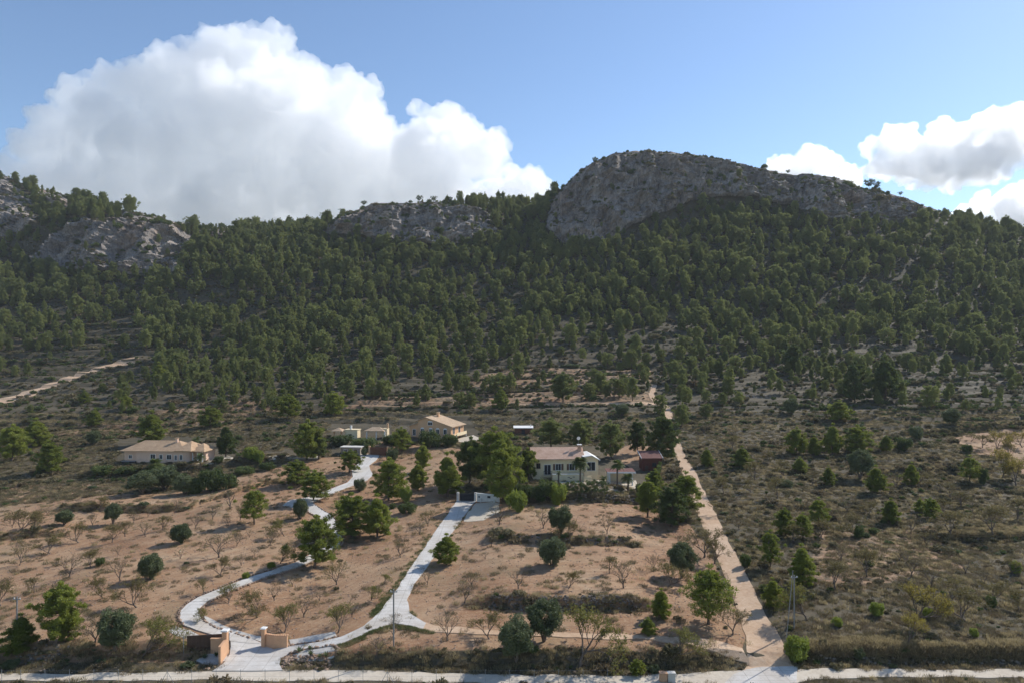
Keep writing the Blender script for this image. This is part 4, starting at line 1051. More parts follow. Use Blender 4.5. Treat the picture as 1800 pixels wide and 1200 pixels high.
# ------------------------------------------------------------------ gates and walls
def along(o, a, b):
    """place root o at picture ground point a, +x towards b; returns length"""
    A, B = at(*a), at(*b); o.location = A; d = B - A; o.rotation_euler = (0, 0, math.atan2(d.y, d.x)); return d.xy.length
wg = empty("timber_gate", (0, 0, 0)); L = along(wg, (648, 799), (683, 801)); tag(wg, "wide red brown timber gate at the top of the winding drive", "gate")
nb_ = 16
for i in range(nb_): MB().box(0.5 + (L - 1.0) * i / nb_ + .012, 0.5 + (L - 1.0) * (i + 1) / nb_ - .012, -0.04, 0.04, 0.05, 2.4 - 0.03 * (i % 2)).build("board", M['wood'], wg)
MB().box(0.5, L - 0.5, 0.042, 0.10, 0.5, 0.65).box(0.5, L - 0.5, 0.042, 0.10, 1.8, 1.95).build("gate_rail", M['brown'], wg)
for x in (0, L - 0.5): MB().box(x, x + 0.5, -0.25, 0.25, -0.5, 2.7).build("gate_post", M['peach'], wg)

fg = empty("wrought_gate", (0, 0, 0)); L = along(fg, (805, 880), (838, 880)); tag(fg, "dark double gate between white pillars at the end of the straight drive", "gate")
for x in (-0.25, L - 0.55): MB().box(x, x + 0.5, -0.25, 0.25, -0.5, 2.05).build("gate_post", M['offwhite'], fg)
for i in range(22):
    x = 0.35 + (L - 0.95) * i / 21; MB().bar((x, 0, 0.1), (x, 0, 1.9 + 0.25 * math.sin(math.pi * i / 21)), 0.03).build("bar", M['nearblack'], fg)
for z in (0.2, 0.9, 1.7): MB().bar((0.3, 0, z), (L - 0.6, 0, z), 0.04).build("gate_rail", M['nearblack'], fg)
MB().box(0.32, L - 0.58, 0.06, 0.08, 0.1, 1.6).build("mesh_screen", M['nearblack'], fg)
wl = empty("gate_wall", (0, 0, 0)); L = along(wl, (838.5, 881), (878, 882)); tag(wl, "low white wall with letter box and meter hatch right of the dark gate", "wall")
MB().box(0, L, -0.12, 0.12, -0.6, 1.9).build("wall", M['offwhite'], wl); MB().box(-0.08, L + 0.08, -0.18, 0.18, 1.9, 2.0).build("coping", M['white'], wl)
for x in (L * 0.2, L * 0.8): MB().box(x - .2, x + .2, -0.45, -0.123, -0.6, 0.9).build("buttress", M['offwhite'], wl)
MB().box(0.45, 0.75, -0.16, -0.124, 1.0, 1.4).build("letter_box", M['nearblack'], wl); MB().box(L * .48, L * .48 + 0.75, -0.16, -0.124, 1.1, 1.6).build("meter_hatch", M['nearblack'], wl)

sg = empty("sliding_gate", (0, 0, 0)); L = along(sg, (328, 1146), (404, 1141)); tag(sg, "long brown sheet steel sliding gate left of the tall peach pillar", "gate")
nb_ = 9
for i in range(nb_): MB().box(0.05 + (L - .1) * i / nb_ + .006, 0.05 + (L - .1) * (i + 1) / nb_ - .006, -0.03, 0.03, 0.18, 1.98).build("panel", M['brown'], sg)
MB().box(0, L, -0.05, 0.05, 1.982, 2.06).box(0, L, -0.05, 0.05, 0.08, 0.178).build("gate_frame", M['brown'], sg)
MB().cyl(-0.35, 0, -0.4, 2.1, 0.05).build("end_post", M['grey'], sg)
for x in (0.6, L - 0.8): MB().cyl(x, 0, -0.1, 0.14, 0.07).build("roller", M['grey'], sg)
gw = empty("gate_wall", (0, 0, 0)); L = along(gw, (371, 1147), (396, 1149)); tag(gw, "peach entrance wall with tall capped pillar at the sliding gate", "wall")
MB().box(0, L - 0.3, -0.13, 0.13, -0.5, 1.75).build("wall", M['gatepeach'], gw)
MB().box(-0.06, L - 0.302, -0.18, 0.18, 1.75, 1.86).build("coping", M['gatepeach'], gw)
MB().box(L - 0.3, L + 0.3, -0.3, 0.3, -0.6, 2.75).build("pillar", M['gatepeach'], gw); MB().box(L - 0.42, L + 0.42, -0.42, 0.42, 2.75, 2.95, 0.03).build("pillar_cap", M['white'], gw)
arc = [(L + 0.05 + 0.25 * t, -0.3 - 2.2 * t) for t in np.linspace(0, 1, 8)]
out = arc + [(x + 0.26, y) for x, y in reversed(arc)]
MB().prism(out, 'z', -0.9, 1.75).build("wing_wall", M['gatepeach'], gw)
MB().prism([(x - 0.04 if i < 8 else x + 0.04, y) for i, (x, y) in enumerate(out)], 'z', 1.75, 1.86).build("coping", M['gatepeach'], gw)
cw = empty("gate_wall", (0, 0, 0)); L = along(cw, (466, 1137), (504, 1139)); tag(cw, "curved peach entrance wall with scalloped top right of the driveway", "wall")
arc = [(L * t, -0.55 * math.sin(math.pi * (0.15 + 0.7 * t)) + 0.3) for t in np.linspace(0, 1, 12)]
out = arc + [(x, y + 0.24) for x, y in reversed(arc)]
MB().prism(out, 'z', -0.6, 1.62).build("wall", M['gatepeach'], cw)
for i in range(12):
    x, y = arc[min(i, 11)]; MB().box(x - 0.10, x + 0.10, y - 0.05, y + 0.30, 1.62, 1.74 + 0.012 * i * (11 - i) * 0.1, 0.03).build("coping_tile", M['gatepeach'], cw)
MB().box(-0.42, 0.05, -0.22, 0.28, -0.6, 2.35).build("pillar", M['gatepeach'], cw); MB().box(-0.52, 0.15, -0.32, 0.38, 2.35, 2.52, 0.03).build("pillar_cap", M['white'], cw)
p1, p2 = at(1166, 1197), at(1180, 1197)
for p, m_, lb in ((p1, 'gatepeach', "short peach masonry gatepost at the bottom edge of the road"), (p2, 'offwhite', "short grey masonry gatepost right of the peach one")):
    q = empty("gatepost", p); tag(q, lb, "gatepost"); MB().box(-.42, .42, -.3, .3, -1.0, 0.95, 0.03).build("shaft", M[m_], q); MB().box(-.48, .48, -.36, .36, 0.95, 1.08, 0.03).build("cap", M[m_], q)

# ------------------------------------------------------------------ poles, wires and the roadside fence
def pole(a, hpx, lean_px, label, name="utility_pole", cat="pole", r=0.09, arm=True):
    p = at(*a); k = p.y / FPX; H = hpx * k
    o = empty(name, p); tag(o, label, cat)
    MB().bar((0, 0, -0.4), (lean_px * k, 0, H), r, 8).build("shaft", M['pole'], o)
    if arm:
        MB().box(lean_px * k - 0.45, lean_px * k + 0.45, -0.05, 0.05, H - 0.35, H - 0.25).build("crossarm", M['grey'], o)
        for x in (-0.35, 0.35): MB().cyl(lean_px * k + x, 0, H - 0.25, H - 0.1, 0.045).build("insulator", M['white'], o)
    return Vector((p.x + lean_px * k, p.y, p.z + H - 0.12))
t1 = pole((30, 1152), 104, 0, "slender grey pole between the two pines at lower left")
t2 = pole((692, 1136), 101, 0, "slender grey pole standing on the drive junction's grass verge")
t3 = pole((1379, 1149), 147, 15, "pale leaning stay pole at the foot of the dirt track", r=0.055, arm=False)
t4 = pole((1396, 1106), 96, 0, "grey upright pole behind the leaning stay pole")
def wire(a, b, label):
    m = MB(); n = 24; P = []
    for i in range(n + 1):
        t = i / n; q = a.lerp(b, t); q.z -= 4 * 0.9 * t * (1 - t); P.append(q)
    for i in range(n): m.bar(P[i], P[i + 1], 0.012, 4)
    o = m.build("overhead_wire", M['nearblack']); tag(o, label, "wire")
wire(t1, t2, "thin sagging wire strung between the two slender left poles"); wire(t2, t4, "thin sagging wire from the middle pole to the upright right pole")

fn = empty("wire_fence", at(400, 1199)); tag(fn, "thin wire mesh fence on posts along the near side of the road", "fence")
o0 = Vector(fn.location); X = [3] + list(range(36, 1110, 43)); tops = []
for i, x in enumerate(X):
    D_ = 77.6; xx = (x - 900) / FPX * D_; z = gz(xx, D_)
    q = MB().bar((xx - o0.x, D_ - o0.y, z - o0.z - .3), (xx - o0.x, D_ - o0.y, z - o0.z + 1.75), 0.022, 6).build("fence_post", M['grey'], fn); tops.append(Vector((xx - o0.x, D_ - o0.y, z - o0.z)))
    if i in (7, 16):
        for s_ in (-1, 1): MB().bar((xx - o0.x + s_ * .9, D_ - o0.y, z - o0.z - .1), (xx - o0.x, D_ - o0.y, z - o0.z + 1.5), 0.025, 6).build("brace", M['grey'], fn)
for h in (0.35, 0.95, 1.6):
    m = MB()
    for a, b in zip(tops, tops[1:]): m.bar(a + Vector((0, 0, h)), b + Vector((0, 0, h)), 0.006, 4)
    m.build("fence_wire", M['grey'], fn)

# ------------------------------------------------------------------ loose stone work
def stone_src(seed):
    bm = bmesh.new(); bmesh.ops.create_icosphere(bm, subdivisions=1, radius=0.5)
    rg = np.random.default_rng(seed)
    for v in bm.verts: v.co = Vector((v.co.x * 1.15, v.co.y * 0.9, v.co.z * 0.72)) * (0.78 + 0.45 * rg.random())
    V = np.array([v.co[:] for v in bm.verts]); F = np.array([[v.index for v in f.verts] for f in bm.faces]); bm.free(); return V, F
SRC = [stone_src(i) for i in range(6)]
def stones(name, pts, smin, smax, mat, parent=None):
    """pts: stone centres in world space -> one mesh of separate rocks, origin at the first"""
    Vs, Fs, n = [], [], 0; o0 = np.array(pts[0])
    for p in pts:
        V, F = SRC[rng.integers(0, 6)]; s = rng.uniform(smin, smax); a, b = rng.random(2) * 6.28
        R = np.array(Matrix.Rotation(a, 3, 'Z') @ Matrix.Rotation(b * 0.15, 3, 'X'))
        Vs.append((V * s) @ R.T + (np.array(p) - o0)); Fs.append(F + n); n += len(V)
    me = np_mesh(name, np.concatenate(Vs), np.concatenate(Fs)); me.materials.append(mat)
    return me, Vector(o0.tolist())
def stone_wall(pts, h, label, per_m=7, mat='darkstone', smin=.22, smax=.55, name="dry_stone_wall", cat="stone wall", spread=0.55, lift=0.0, step=None):
    W = [at(*p) for p in pts] if step is None else [Vector((x, y - 0.1, gz(x, y))) for x, y in STEP_XY[step][0]]; P = []
    for a, b in zip(W, W[1:]):
        ln = (b - a).xy.length
        for _ in range(int(ln * per_m * max(h, .4))):
            t = rng.random(); q = a.xy.lerp(b.xy, t); k = rng.random()
            y = q.y + (k - 0.35) * spread * 2; x = q.x + rng.normal() * .1
            P.append((x, y - 0.15, max(gz(x, y), gz(x, y - .3)) + lift - 0.02))
    me, o0 = stones(name, P, smin, smax, M[mat])
    r = empty(name, o0); tag(r, label, cat); c = link(bpy.data.objects.new("stone_mass", me), r); c["kind"] = "stuff"
    return r
stone_wall([(862, 1080), (950, 1088), (1040, 1088), (1128, 1086)], 1.7, "dark dry stone wall across the lower orchard behind the olives", 11, spread=.8, step=3)
stone_wall([(888, 963), (950, 971), (1020, 971), (1102, 969)], 1.0, "low overgrown stone wall behind the mid-orchard olive tree", 7, spread=.7, step=4)
stone_wall([(22, 1162), (70, 1158), (118, 1158)], 1.0, "heap of field stones on the roadside bank below the left pines", 10, 'darkstone', spread=.9)
stone_wall([(1430, 1158), (1520, 1160), (1600, 1161), (1700, 1160), (1810, 1161)], 1.6, "crumbling stone bank along the road at lower right", 7, 'stone', .18, .5, spread=1.1, step=2)
stone_wall([(494, 1170), (505, 1158), (522, 1163), (550, 1168), (578, 1170)], 1.2, "rockery of rusty boulders right of the driveway mouth", 13, 'redstone', .25, .65, spread=1.1)
stone_wall([(355, 1172), (378, 1170), (395, 1163)], 1.0, "rockery of rusty boulders left of the driveway mouth", 12, 'redstone', .22, .55, spread=.8)
stone_wall([(905, 892), (950, 892), (1000, 890), (1060, 890), (1120, 887)], 1.0, "rough stone wall below the pool hedge", 6, 'stone', .25, .6, spread=.8, step=9)
stone_wall([(1310, 696), (1335, 697), (1350, 697)], 1.6, "short stone retaining wall on the slope right of the upper track", 6, 'stone', .3, .7, spread=.7)
stone_wall([(1640, 948), (1720, 952), (1810, 948)], 0.9, "low broken stone wall in the scrub at right edge", 4, 'darkstone', spread=.8, step=6)
def border(pts, label):
    W = [at(*p) for p in pts]; P = []
    for a, b in zip(W, W[1:]):
        n = max(1, int((b - a).xy.length / 0.42))
        for i in range(n):
            q = a.xy.lerp(b.xy, (i + rng.random() * .5) / n); P.append((q.x + rng.normal() * .06, q.y + rng.normal() * .06, gz(q.x, q.y) + .14))
    me, o0 = stones("stone_border", P, .28, .52, M['redstone'])
    r = empty("stone_border", o0); tag(r, label, "stone edging"); c = link(bpy.data.objects.new("stone_mass", me), r); c["kind"] = "stuff"
i_top = drive2.index((634, 798))
def inset(pts, k): return pts[::1]
border([(x - 3, y - 1.5) for x, y in drive2[3:21]], "line of small stones edging the winding drive's outer left side")
border([(x + 3, y + 1.5) for x, y in drive2[i_top + 9:-2]], "line of small stones edging the winding drive's inner right side")
border([(x - 3, y - 1) for x, y in drive2[24:i_top]], "line of small stones left of the winding drive's upper stretch")
border([(510, 1149), (540, 1140.5), (586, 1134.5), (596, 1141), (590, 1153)], "ring of stones around the agave gravel bed")
border([(506, 1135), (540, 1131), (575, 1124), (600, 1117)], "line of small stones along the straight drive's left verge")
# ------------------------------------------------------------------ single pines: picture base x, y, height, width, kind
P_, D_, A_, F_ = PINE, DARKPINE, AIRY, FOREST
PINES = [
 (103, 1129, 108, 62, P_, 2, "big bushy pine left of the round olive near the roadside bank"), (33, 1148, 72, 52, P_, 0, "low bushy pine standing at the slender pole at lower left"), (120, 1124, 70, 36, P_, 0, "thin pine tucked against the big bushy pine at lower left"),
 (552, 997, 94, 70, P_, 2, "tall dark pine standing right on the winding drive's edge"), (447, 921, 67, 46, P_, 5, "lone bright pine in the orchard left of the winding drive"),
 (618, 943, 79, 74, P_, 3, "broad left pine of the pair right of the winding drive"), (663, 943, 77, 54, P_, 1, "slimmer right pine of the pair right of the winding drive"), (785, 991, 56, 48, P_, 1, "small pine casting its shadow on the straight drive"),
 (550, 880, 56, 52, P_, 2, "round pine on a bare trunk beside the drive's gravel pull-in"), (522, 852, 46, 52, P_, 3, "low spreading pine behind the round pine of the pull-in"), (614, 830, 42, 36, P_, 2, "little round pine in the bend below the pump house"),
 (683, 878, 76, 56, P_, 3, "dense pine right of the winding drive's upper bend"), (735, 861, 52, 36, P_, 1, "narrow pine between the dense pine and the dark gate grove"), (743, 828, 52, 26, P_, 4, "slim olive-toned pine below the peach house"),
 (787, 873, 80, 52, P_, 1, "conical pine just left of the dark gate"), (825, 850, 84, 46, D_, 2, "dark tall pine behind the dark gate"), (875, 850, 102, 74, P_, 2, "huge round-topped pine left of the cream villa"), (885, 879, 102, 68, P_, 3, "large bright pine over the white gate wall"),
 (930, 843, 58, 34, P_, 2, "round pine touching the cream villa's left wall"), (706, 793, 44, 36, P_, 3, "bushy pine right of the timber gate"), (540, 807, 72, 56, P_, 3, "big dark-green pine left of the pump house"), (560, 806, 48, 30, D_, 4, "smaller dark pine against the big pine left of the pump house"),
 (265, 780, 60, 48, P_, 1, "large conical pine directly behind the bungalow roof"), (368, 751, 39, 36, P_, 3, "round pine on open scrub behind the bungalow"), (397, 802, 60, 34, D_, 1, "dark bluish pine right of the bungalow's paving"),
 (85, 831, 59, 44, P_, 3, "dark-based pine below the two big pines at left edge"), (20, 810, 66, 46, P_, 2, "big pine cut by the left edge of the picture level with the bungalow"), (62, 785, 52, 46, P_, 1, "broad pine second from left edge above the bungalow's level"),
 (165, 748, 32, 26, P_, 0, "small pine on the terraces left of and above the bungalow"), (150, 708, 23, 20, P_, 0, "little conical pine below the hill track"), (220, 718, 26, 18, P_, 4, "slim young pine on terraces straight above the bungalow"), (280, 675, 40, 28, P_, 1, "pine right of the hill track's upper end"),
 (1122, 797, 62, 30, D_, 2, "dark pine left of the round one behind the red cabin"), (1163, 808, 84, 54, D_, 3, "great dark round pine between the red cabin and the track"), (968, 790, 54, 52, F_, 3, "left of three pines behind the cream villa's roof"), (1022, 789, 55, 44, F_, 2, "middle of three pines behind the cream villa's roof"), (1075, 805, 68, 44, F_, 5, "right of three pines behind the cream villa, over bare soil"),
 (1138, 909, 72, 40, P_, 4, "left pine of the tight clump by the dirt track"), (1180, 925, 76, 58, D_, 3, "round dark middle pine of the tight clump by the dirt track"), (1206, 908, 82, 60, P_, 5, "right pine of the tight clump, leaning over the dirt track"), (1152, 872, 50, 34, P_, 3, "bright pine behind the tight clump below the red cabin"),
 (1245, 1096, 108, 92, A_, 0, "airy spreading pine with visible trunk left of the lower track"), (1162, 1085, 54, 36, P_, 0, "young bright pine at the right end of the dark stone wall"), (1140, 1114, 32, 30, P_, 0, "tiny pine sapling on the edge of the tan path"), (1120, 1186, 30, 26, P_, 3, "tiny pine bush on the roadside bank below the orchard"),
 (1411, 1027, 74, 44, P_, 0, "bright green pine behind the leaning stay pole"), (1360, 1065, 52, 36, P_, 0, "small pine at the right edge of the lower track"), (1354, 998, 70, 38, P_, 5, "open pine right of the track above the small one"), (1566, 919, 46, 32, P_, 0, "bright young pine alone in the scrub right of the track"),
 (1636, 911, 38, 32, P_, 3, "larger of two touching young pines in the right scrub"), (1616, 899, 26, 18, P_, 0, "smaller of two touching young pines in the right scrub"), (1439, 926, 54, 36, P_, 5, "loose pine on a bent trunk in the scrub right of the track"), (1380, 942, 52, 36, P_, 3, "left of two broad pines nearest the middle track"), (1411, 948, 50, 34, P_, 5, "right of two broad pines nearest the middle track"),
 (1541, 866, 50, 38, P_, 1, "conical pine in open scrub below the grey olive"), (1602, 853, 43, 28, P_, 1, "pine on the low scrub terrace wall right of the grey olive"), (1705, 848, 50, 34, P_, 5, "pine at the left end of the tan field by the right edge"), (1401, 798, 49, 34, P_, 3, "left pine of the group of four in the right scrub"), (1431, 799, 36, 24, P_, 0, "smallest pine of the group of four in the right scrub"),
 (1463, 798, 56, 36, P_, 1, "tallest pine of the group of four in the right scrub"), (1506, 797, 52, 50, P_, 3, "broadest pine, right end of the group of four"), (1558, 792, 28, 24, P_, 0, "small pine right of the group of four"), (1305, 822, 40, 34, P_, 0, "young pine right of the track level with the red cabin"), (1407, 829, 28, 26, P_, 0, "bright sapling below the group of four pines"),
 (1457, 852, 36, 22, P_, 0, "slim sapling left of the conical scrub pine"), (1477, 740, 38, 42, P_, 3, "bushy pine below the two dark giants on the right slope"), (1503, 706, 72, 48, D_, 3, "left of two dark giant pines on the right slope"), (1556, 702, 78, 52, D_, 1, "right of two dark giant pines on the right slope"), (1397, 657, 54, 44, D_, 3, "solitary dark pine on terraces above the right scrub"),
 (1243, 819, 34, 24, P_, 0, "bright sapling hugging the track's right side"), (871, 692, 38, 30, F_, 1, "upper of two stacked pines on the terrace above the villa"), (880, 719, 40, 28, P_, 1, "lower bright pine of two on the terrace path above the villa"), (808, 717, 32, 22, F_, 1, "left of a pair of small pines on the terrace behind the peach house"), (828, 717, 28, 20, F_, 0, "right of a pair of small pines on the terrace behind the peach house"),
 (990, 706, 54, 40, F_, 5, "tall loose pine on the terrace above the villa"), (1036, 702, 34, 24, F_, 1, "pine left of the two at the terrace path's right end"), (1056, 690, 36, 26, F_, 3, "middle pine at the terrace path's right end"), (1089, 698, 38, 24, F_, 1, "right pine at the terrace path's right end"), (748, 704, 34, 20, F_, 4, "slim pine on terraces above the peach house roof"),
 (671, 700, 34, 28, F_, 3, "broad pine on terraces above the pavilion"), (1198, 750, 44, 24, F_, 5, "thin green pine just right of the upper dirt track"), (1240, 735, 26, 22, F_, 0, "small pine on scrub a little right of the upper track"), (585, 730, 44, 40, P_, 3, "thick pine up the slope behind the pump house"), (610, 700, 36, 30, F_, 3, "pine above the barbecue hut on the terraces"), (505, 735, 44, 38, P_, 2, "pine on the slope left of the pump house grove"),
]
for x, y, h, w, kl, k, lb in PINES: grow(kl, x, y, h, w, "pine_tree", "pine tree", lb, "pines standing singly in the orchards and scrub", k=k)
# the largest of the scattered forest pines stand as trees of their own
app = fh / FP[:, 1]; first = np.argsort(-app)
hand = np.array([[t[0].location.x, t[0].location.y] for t in TREES])
clear = np.array([((hand - FP[i, :2]) ** 2).sum(1).min() > 6.0 for i in range(len(FP))])
def on_sheet(px, py):
    m = np.zeros(len(px), bool)
    for s_ in SHEETS: m |= in_poly(s_, px, py)
    return m
clear &= ~on_sheet(fpx, fpy)
NOTREE = [[(-80, 770), (0, 745), (250, 655), (256, 622), (0, 692), (-80, 710)], [(560, 800), (590, 742), (690, 722), (850, 722), (960, 742), (960, 800)], [(200, 830), (200, 765), (420, 765), (440, 830)], [(900, 722), (1150, 716), (1190, 800), (920, 800)]]
for s_ in NOTREE: clear &= ~in_poly(s_, fpx, fpy)
first = [i for i in first if clear[i]][:300 - len(PINES)]
chosen = np.zeros(len(FP), bool); chosen[first] = True
for i in first:
    e = FOREST[rng.integers(0, len(FOREST))]; sc = fh[i] / e[2]
    o = plant("pine_tree", e, FP[i, :3] - np.array([0, 0, .08]), sc * rng.uniform(.66, .92), sc, rng.random() * 6.28, None, "pine tree", "forest pines")
    TREES.append((o, "pine tree", Vector(FP[i, :3])))
rest = clear & ~chosen
FP, fh = FP[rest], fh[rest]

# ------------------------------------------------------------------ olives
O_ = OLIVE
for x, y, h, w, k, lb in [
 (908, 1160, 74, 72, 0, "large round olive tree above the roadside bank, nearest of the orchard"), (956, 1127, 70, 70, 1, "large olive tree behind and right of the nearest olive"), (971, 993, 53, 54, 2, "dark round olive tree before the low overgrown wall"), (986, 937, 48, 48, 0, "olive tree behind the low overgrown wall below the villa"),
 (1198, 1015, 60, 52, 1, "olive tree left of the dirt track above the airy pine"), (203, 1143, 72, 68, 0, "big olive tree near the roadside bank at lower left"), (265, 1017, 48, 44, 2, "dense egg-shaped olive in the left orchard, nearer of two"), (318, 954, 37, 38, 2, "dense round olive in the left orchard, farther of two"),
 (113, 922, 26, 34, 0, "small olive in the upper left orchard near the earth bank"), (199, 921, 36, 28, 1, "spindly olive in the upper left orchard below the hedge"), (528, 911, 38, 28, 2, "dark shrubby olive beside the drive's gravel pull-in"), (1512, 842, 50, 46, 1, "grey olive tree in the right scrub below the group of pines"), (1672, 745, 30, 34, 2, "dark olive on the terrace above the tan field"),
 (1390, 727, 30, 28, 2, "dark olive by the terrace bank right of the upper track"), (165, 780, 26, 26, 2, "grey olive on the terrace behind the bungalow's left end"), (1094, 731, 22, 28, 0, "grey olive below the terrace path's right end"), (290, 860, 40, 60, 0, "grey olive before the bungalow's garden bank"), (250, 868, 38, 50, 1, "pale grey olive left of the dark garden shrubs"), (325, 868, 34, 44, 0, "grey olive in the middle of the bungalow's lower hedge")]:
    grow(O_, x, y, h, w, "olive_tree", "olive tree", lb, "olive trees", k=k)

# ------------------------------------------------------------------ almonds: x, y, height, kind
a, b, c, l, yl, gr, bg_ = ALMOND, ALMBARE, ALMLEAF, ALMLEAF, ALMYEL, ALMGRN, ALMBIG
ALM = [(30,935,42,a),(61,927,28,l),(139,953,33,l),(89,973,29,a),(35,993,32,a),(27,972,20,b),(122,1014,38,a),(159,996,28,l),(197,953,31,l),(220,942,25,l),(256,942,26,a),(286,931,25,a),(177,898,26,l),(163,924,20,a),(106,944,16,b),(207,975,18,b),
 (211,1021,37,b),(181,1050,38,a),(241,1067,49,a),(167,1128,48,b),(251,1155,66,gr),(344,928,22,b),(60,1041,26,a),(2,1064,40,l),(357,1041,24,a),(316,982,18,b),(235,918,20,a),(260,908,15,b),(310,890,14,b),(286,898,12,b),(100,994,14,a),(139,887,12,b),(82,905,14,b),(21,927,22,a),
 (405,894,34,b),(374,912,25,b),(422,914,27,a),(401,927,20,b),(385,979,44,b),(416,959,24,b),(438,944,14,b),(475,958,24,b),(500,942,30,gr),(448,976,13,b),(493,989,30,gr),(424,993,22,b),(390,1013,34,a),(514,1030,22,b),(591,1027,38,a),(482,1055,26,a),(453,1084,48,a),
 (500,1111,42,gr),(535,1084,35,b),(562,1055,18,b),(619,1084,28,b),(594,1112,44,gr),(653,1053,26,gr),(673,1027,18,gr),(401,1060,30,gr),(662,1153,36,b),(690,1119,30,b),(518,968,18,b),(363,1089,22,gr),(738,939,26,b),(752,924,28,a),(704,979,28,a),(878,922,33,b),(955,928,33,b),
 (864,959,24,b),(751,1027,24,a),(817,1058,36,b),(830,1030,26,a),(911,1034,31,b),(1000,1033,32,l),(1004,956,40,l),(786,1125,43,a),(860,1123,45,a),(1018,1174,94,bg_),(853,982,14,b),(1067,938,30,b),(1071,1007,30,l),(1096,1033,44,a),(1149,1004,28,b),(1173,1030,46,l),(1184,1155,52,gr),
 (1288,1115,50,a),(1238,979,54,a),(1256,990,42,l),(1078,1095,14,b),(1092,1112,14,b),(1419,1089,60,gr),(1468,1035,46,l),(1524,1013,46,a),(1605,1095,66,yl),(1602,1013,35,a),(1639,1030,36,a),(1673,1058,50,a),(1699,1092,54,a),(1697,1007,33,b),(1731,1030,28,b),(1745,1058,38,l),(1672,942,42,l),
 (1745,940,50,l),(1789,914,38,l),(1601,936,30,b),(1510,942,38,l),(1582,987,26,a),(1629,959,26,a),(1595,1132,50,yl),(1448,948,34,l),(1657,902,26,a),(1689,891,26,a),(1710,900,22,b),(1548,1024,16,a),(1669,982,18,b),(1394,953,32,l),(1366,876,36,l),(1327,845,32,l),(1271,870,32,a),(1321,864,22,l),
 (1380,836,28,l),(1428,851,22,a),(1576,856,24,b),(1620,848,24,b),(1637,855,24,a),(1652,867,20,b),(1671,876,26,a),(1690,889,26,b),(1763,839,46,yl),(1786,855,44,yl),(1772,802,22,l),(1750,795,36,yl),(1778,780,22,l),(1727,786,22,a),(1707,774,14,l),(1749,743,20,b),(1562,808,20,b),(1797,786,26,yl),
 (905,698,22,b),(1080,700,22,a),(1288,790,24,a),(1350,815,22,a),(1262,905,26,a),(1300,930,24,a),(1490,900,26,b),(1530,905,24,a),(1480,985,28,a),(1650,1095,24,b),(1780,1010,30,a),(1790,1075,36,a),(1240,760,20,a),(1270,735,20,b)]
for x, y, h, kl in ALM: grow(kl, x, y, h, None, "almond_tree", "almond tree", None, "almond trees", ("branches", "leaves"))

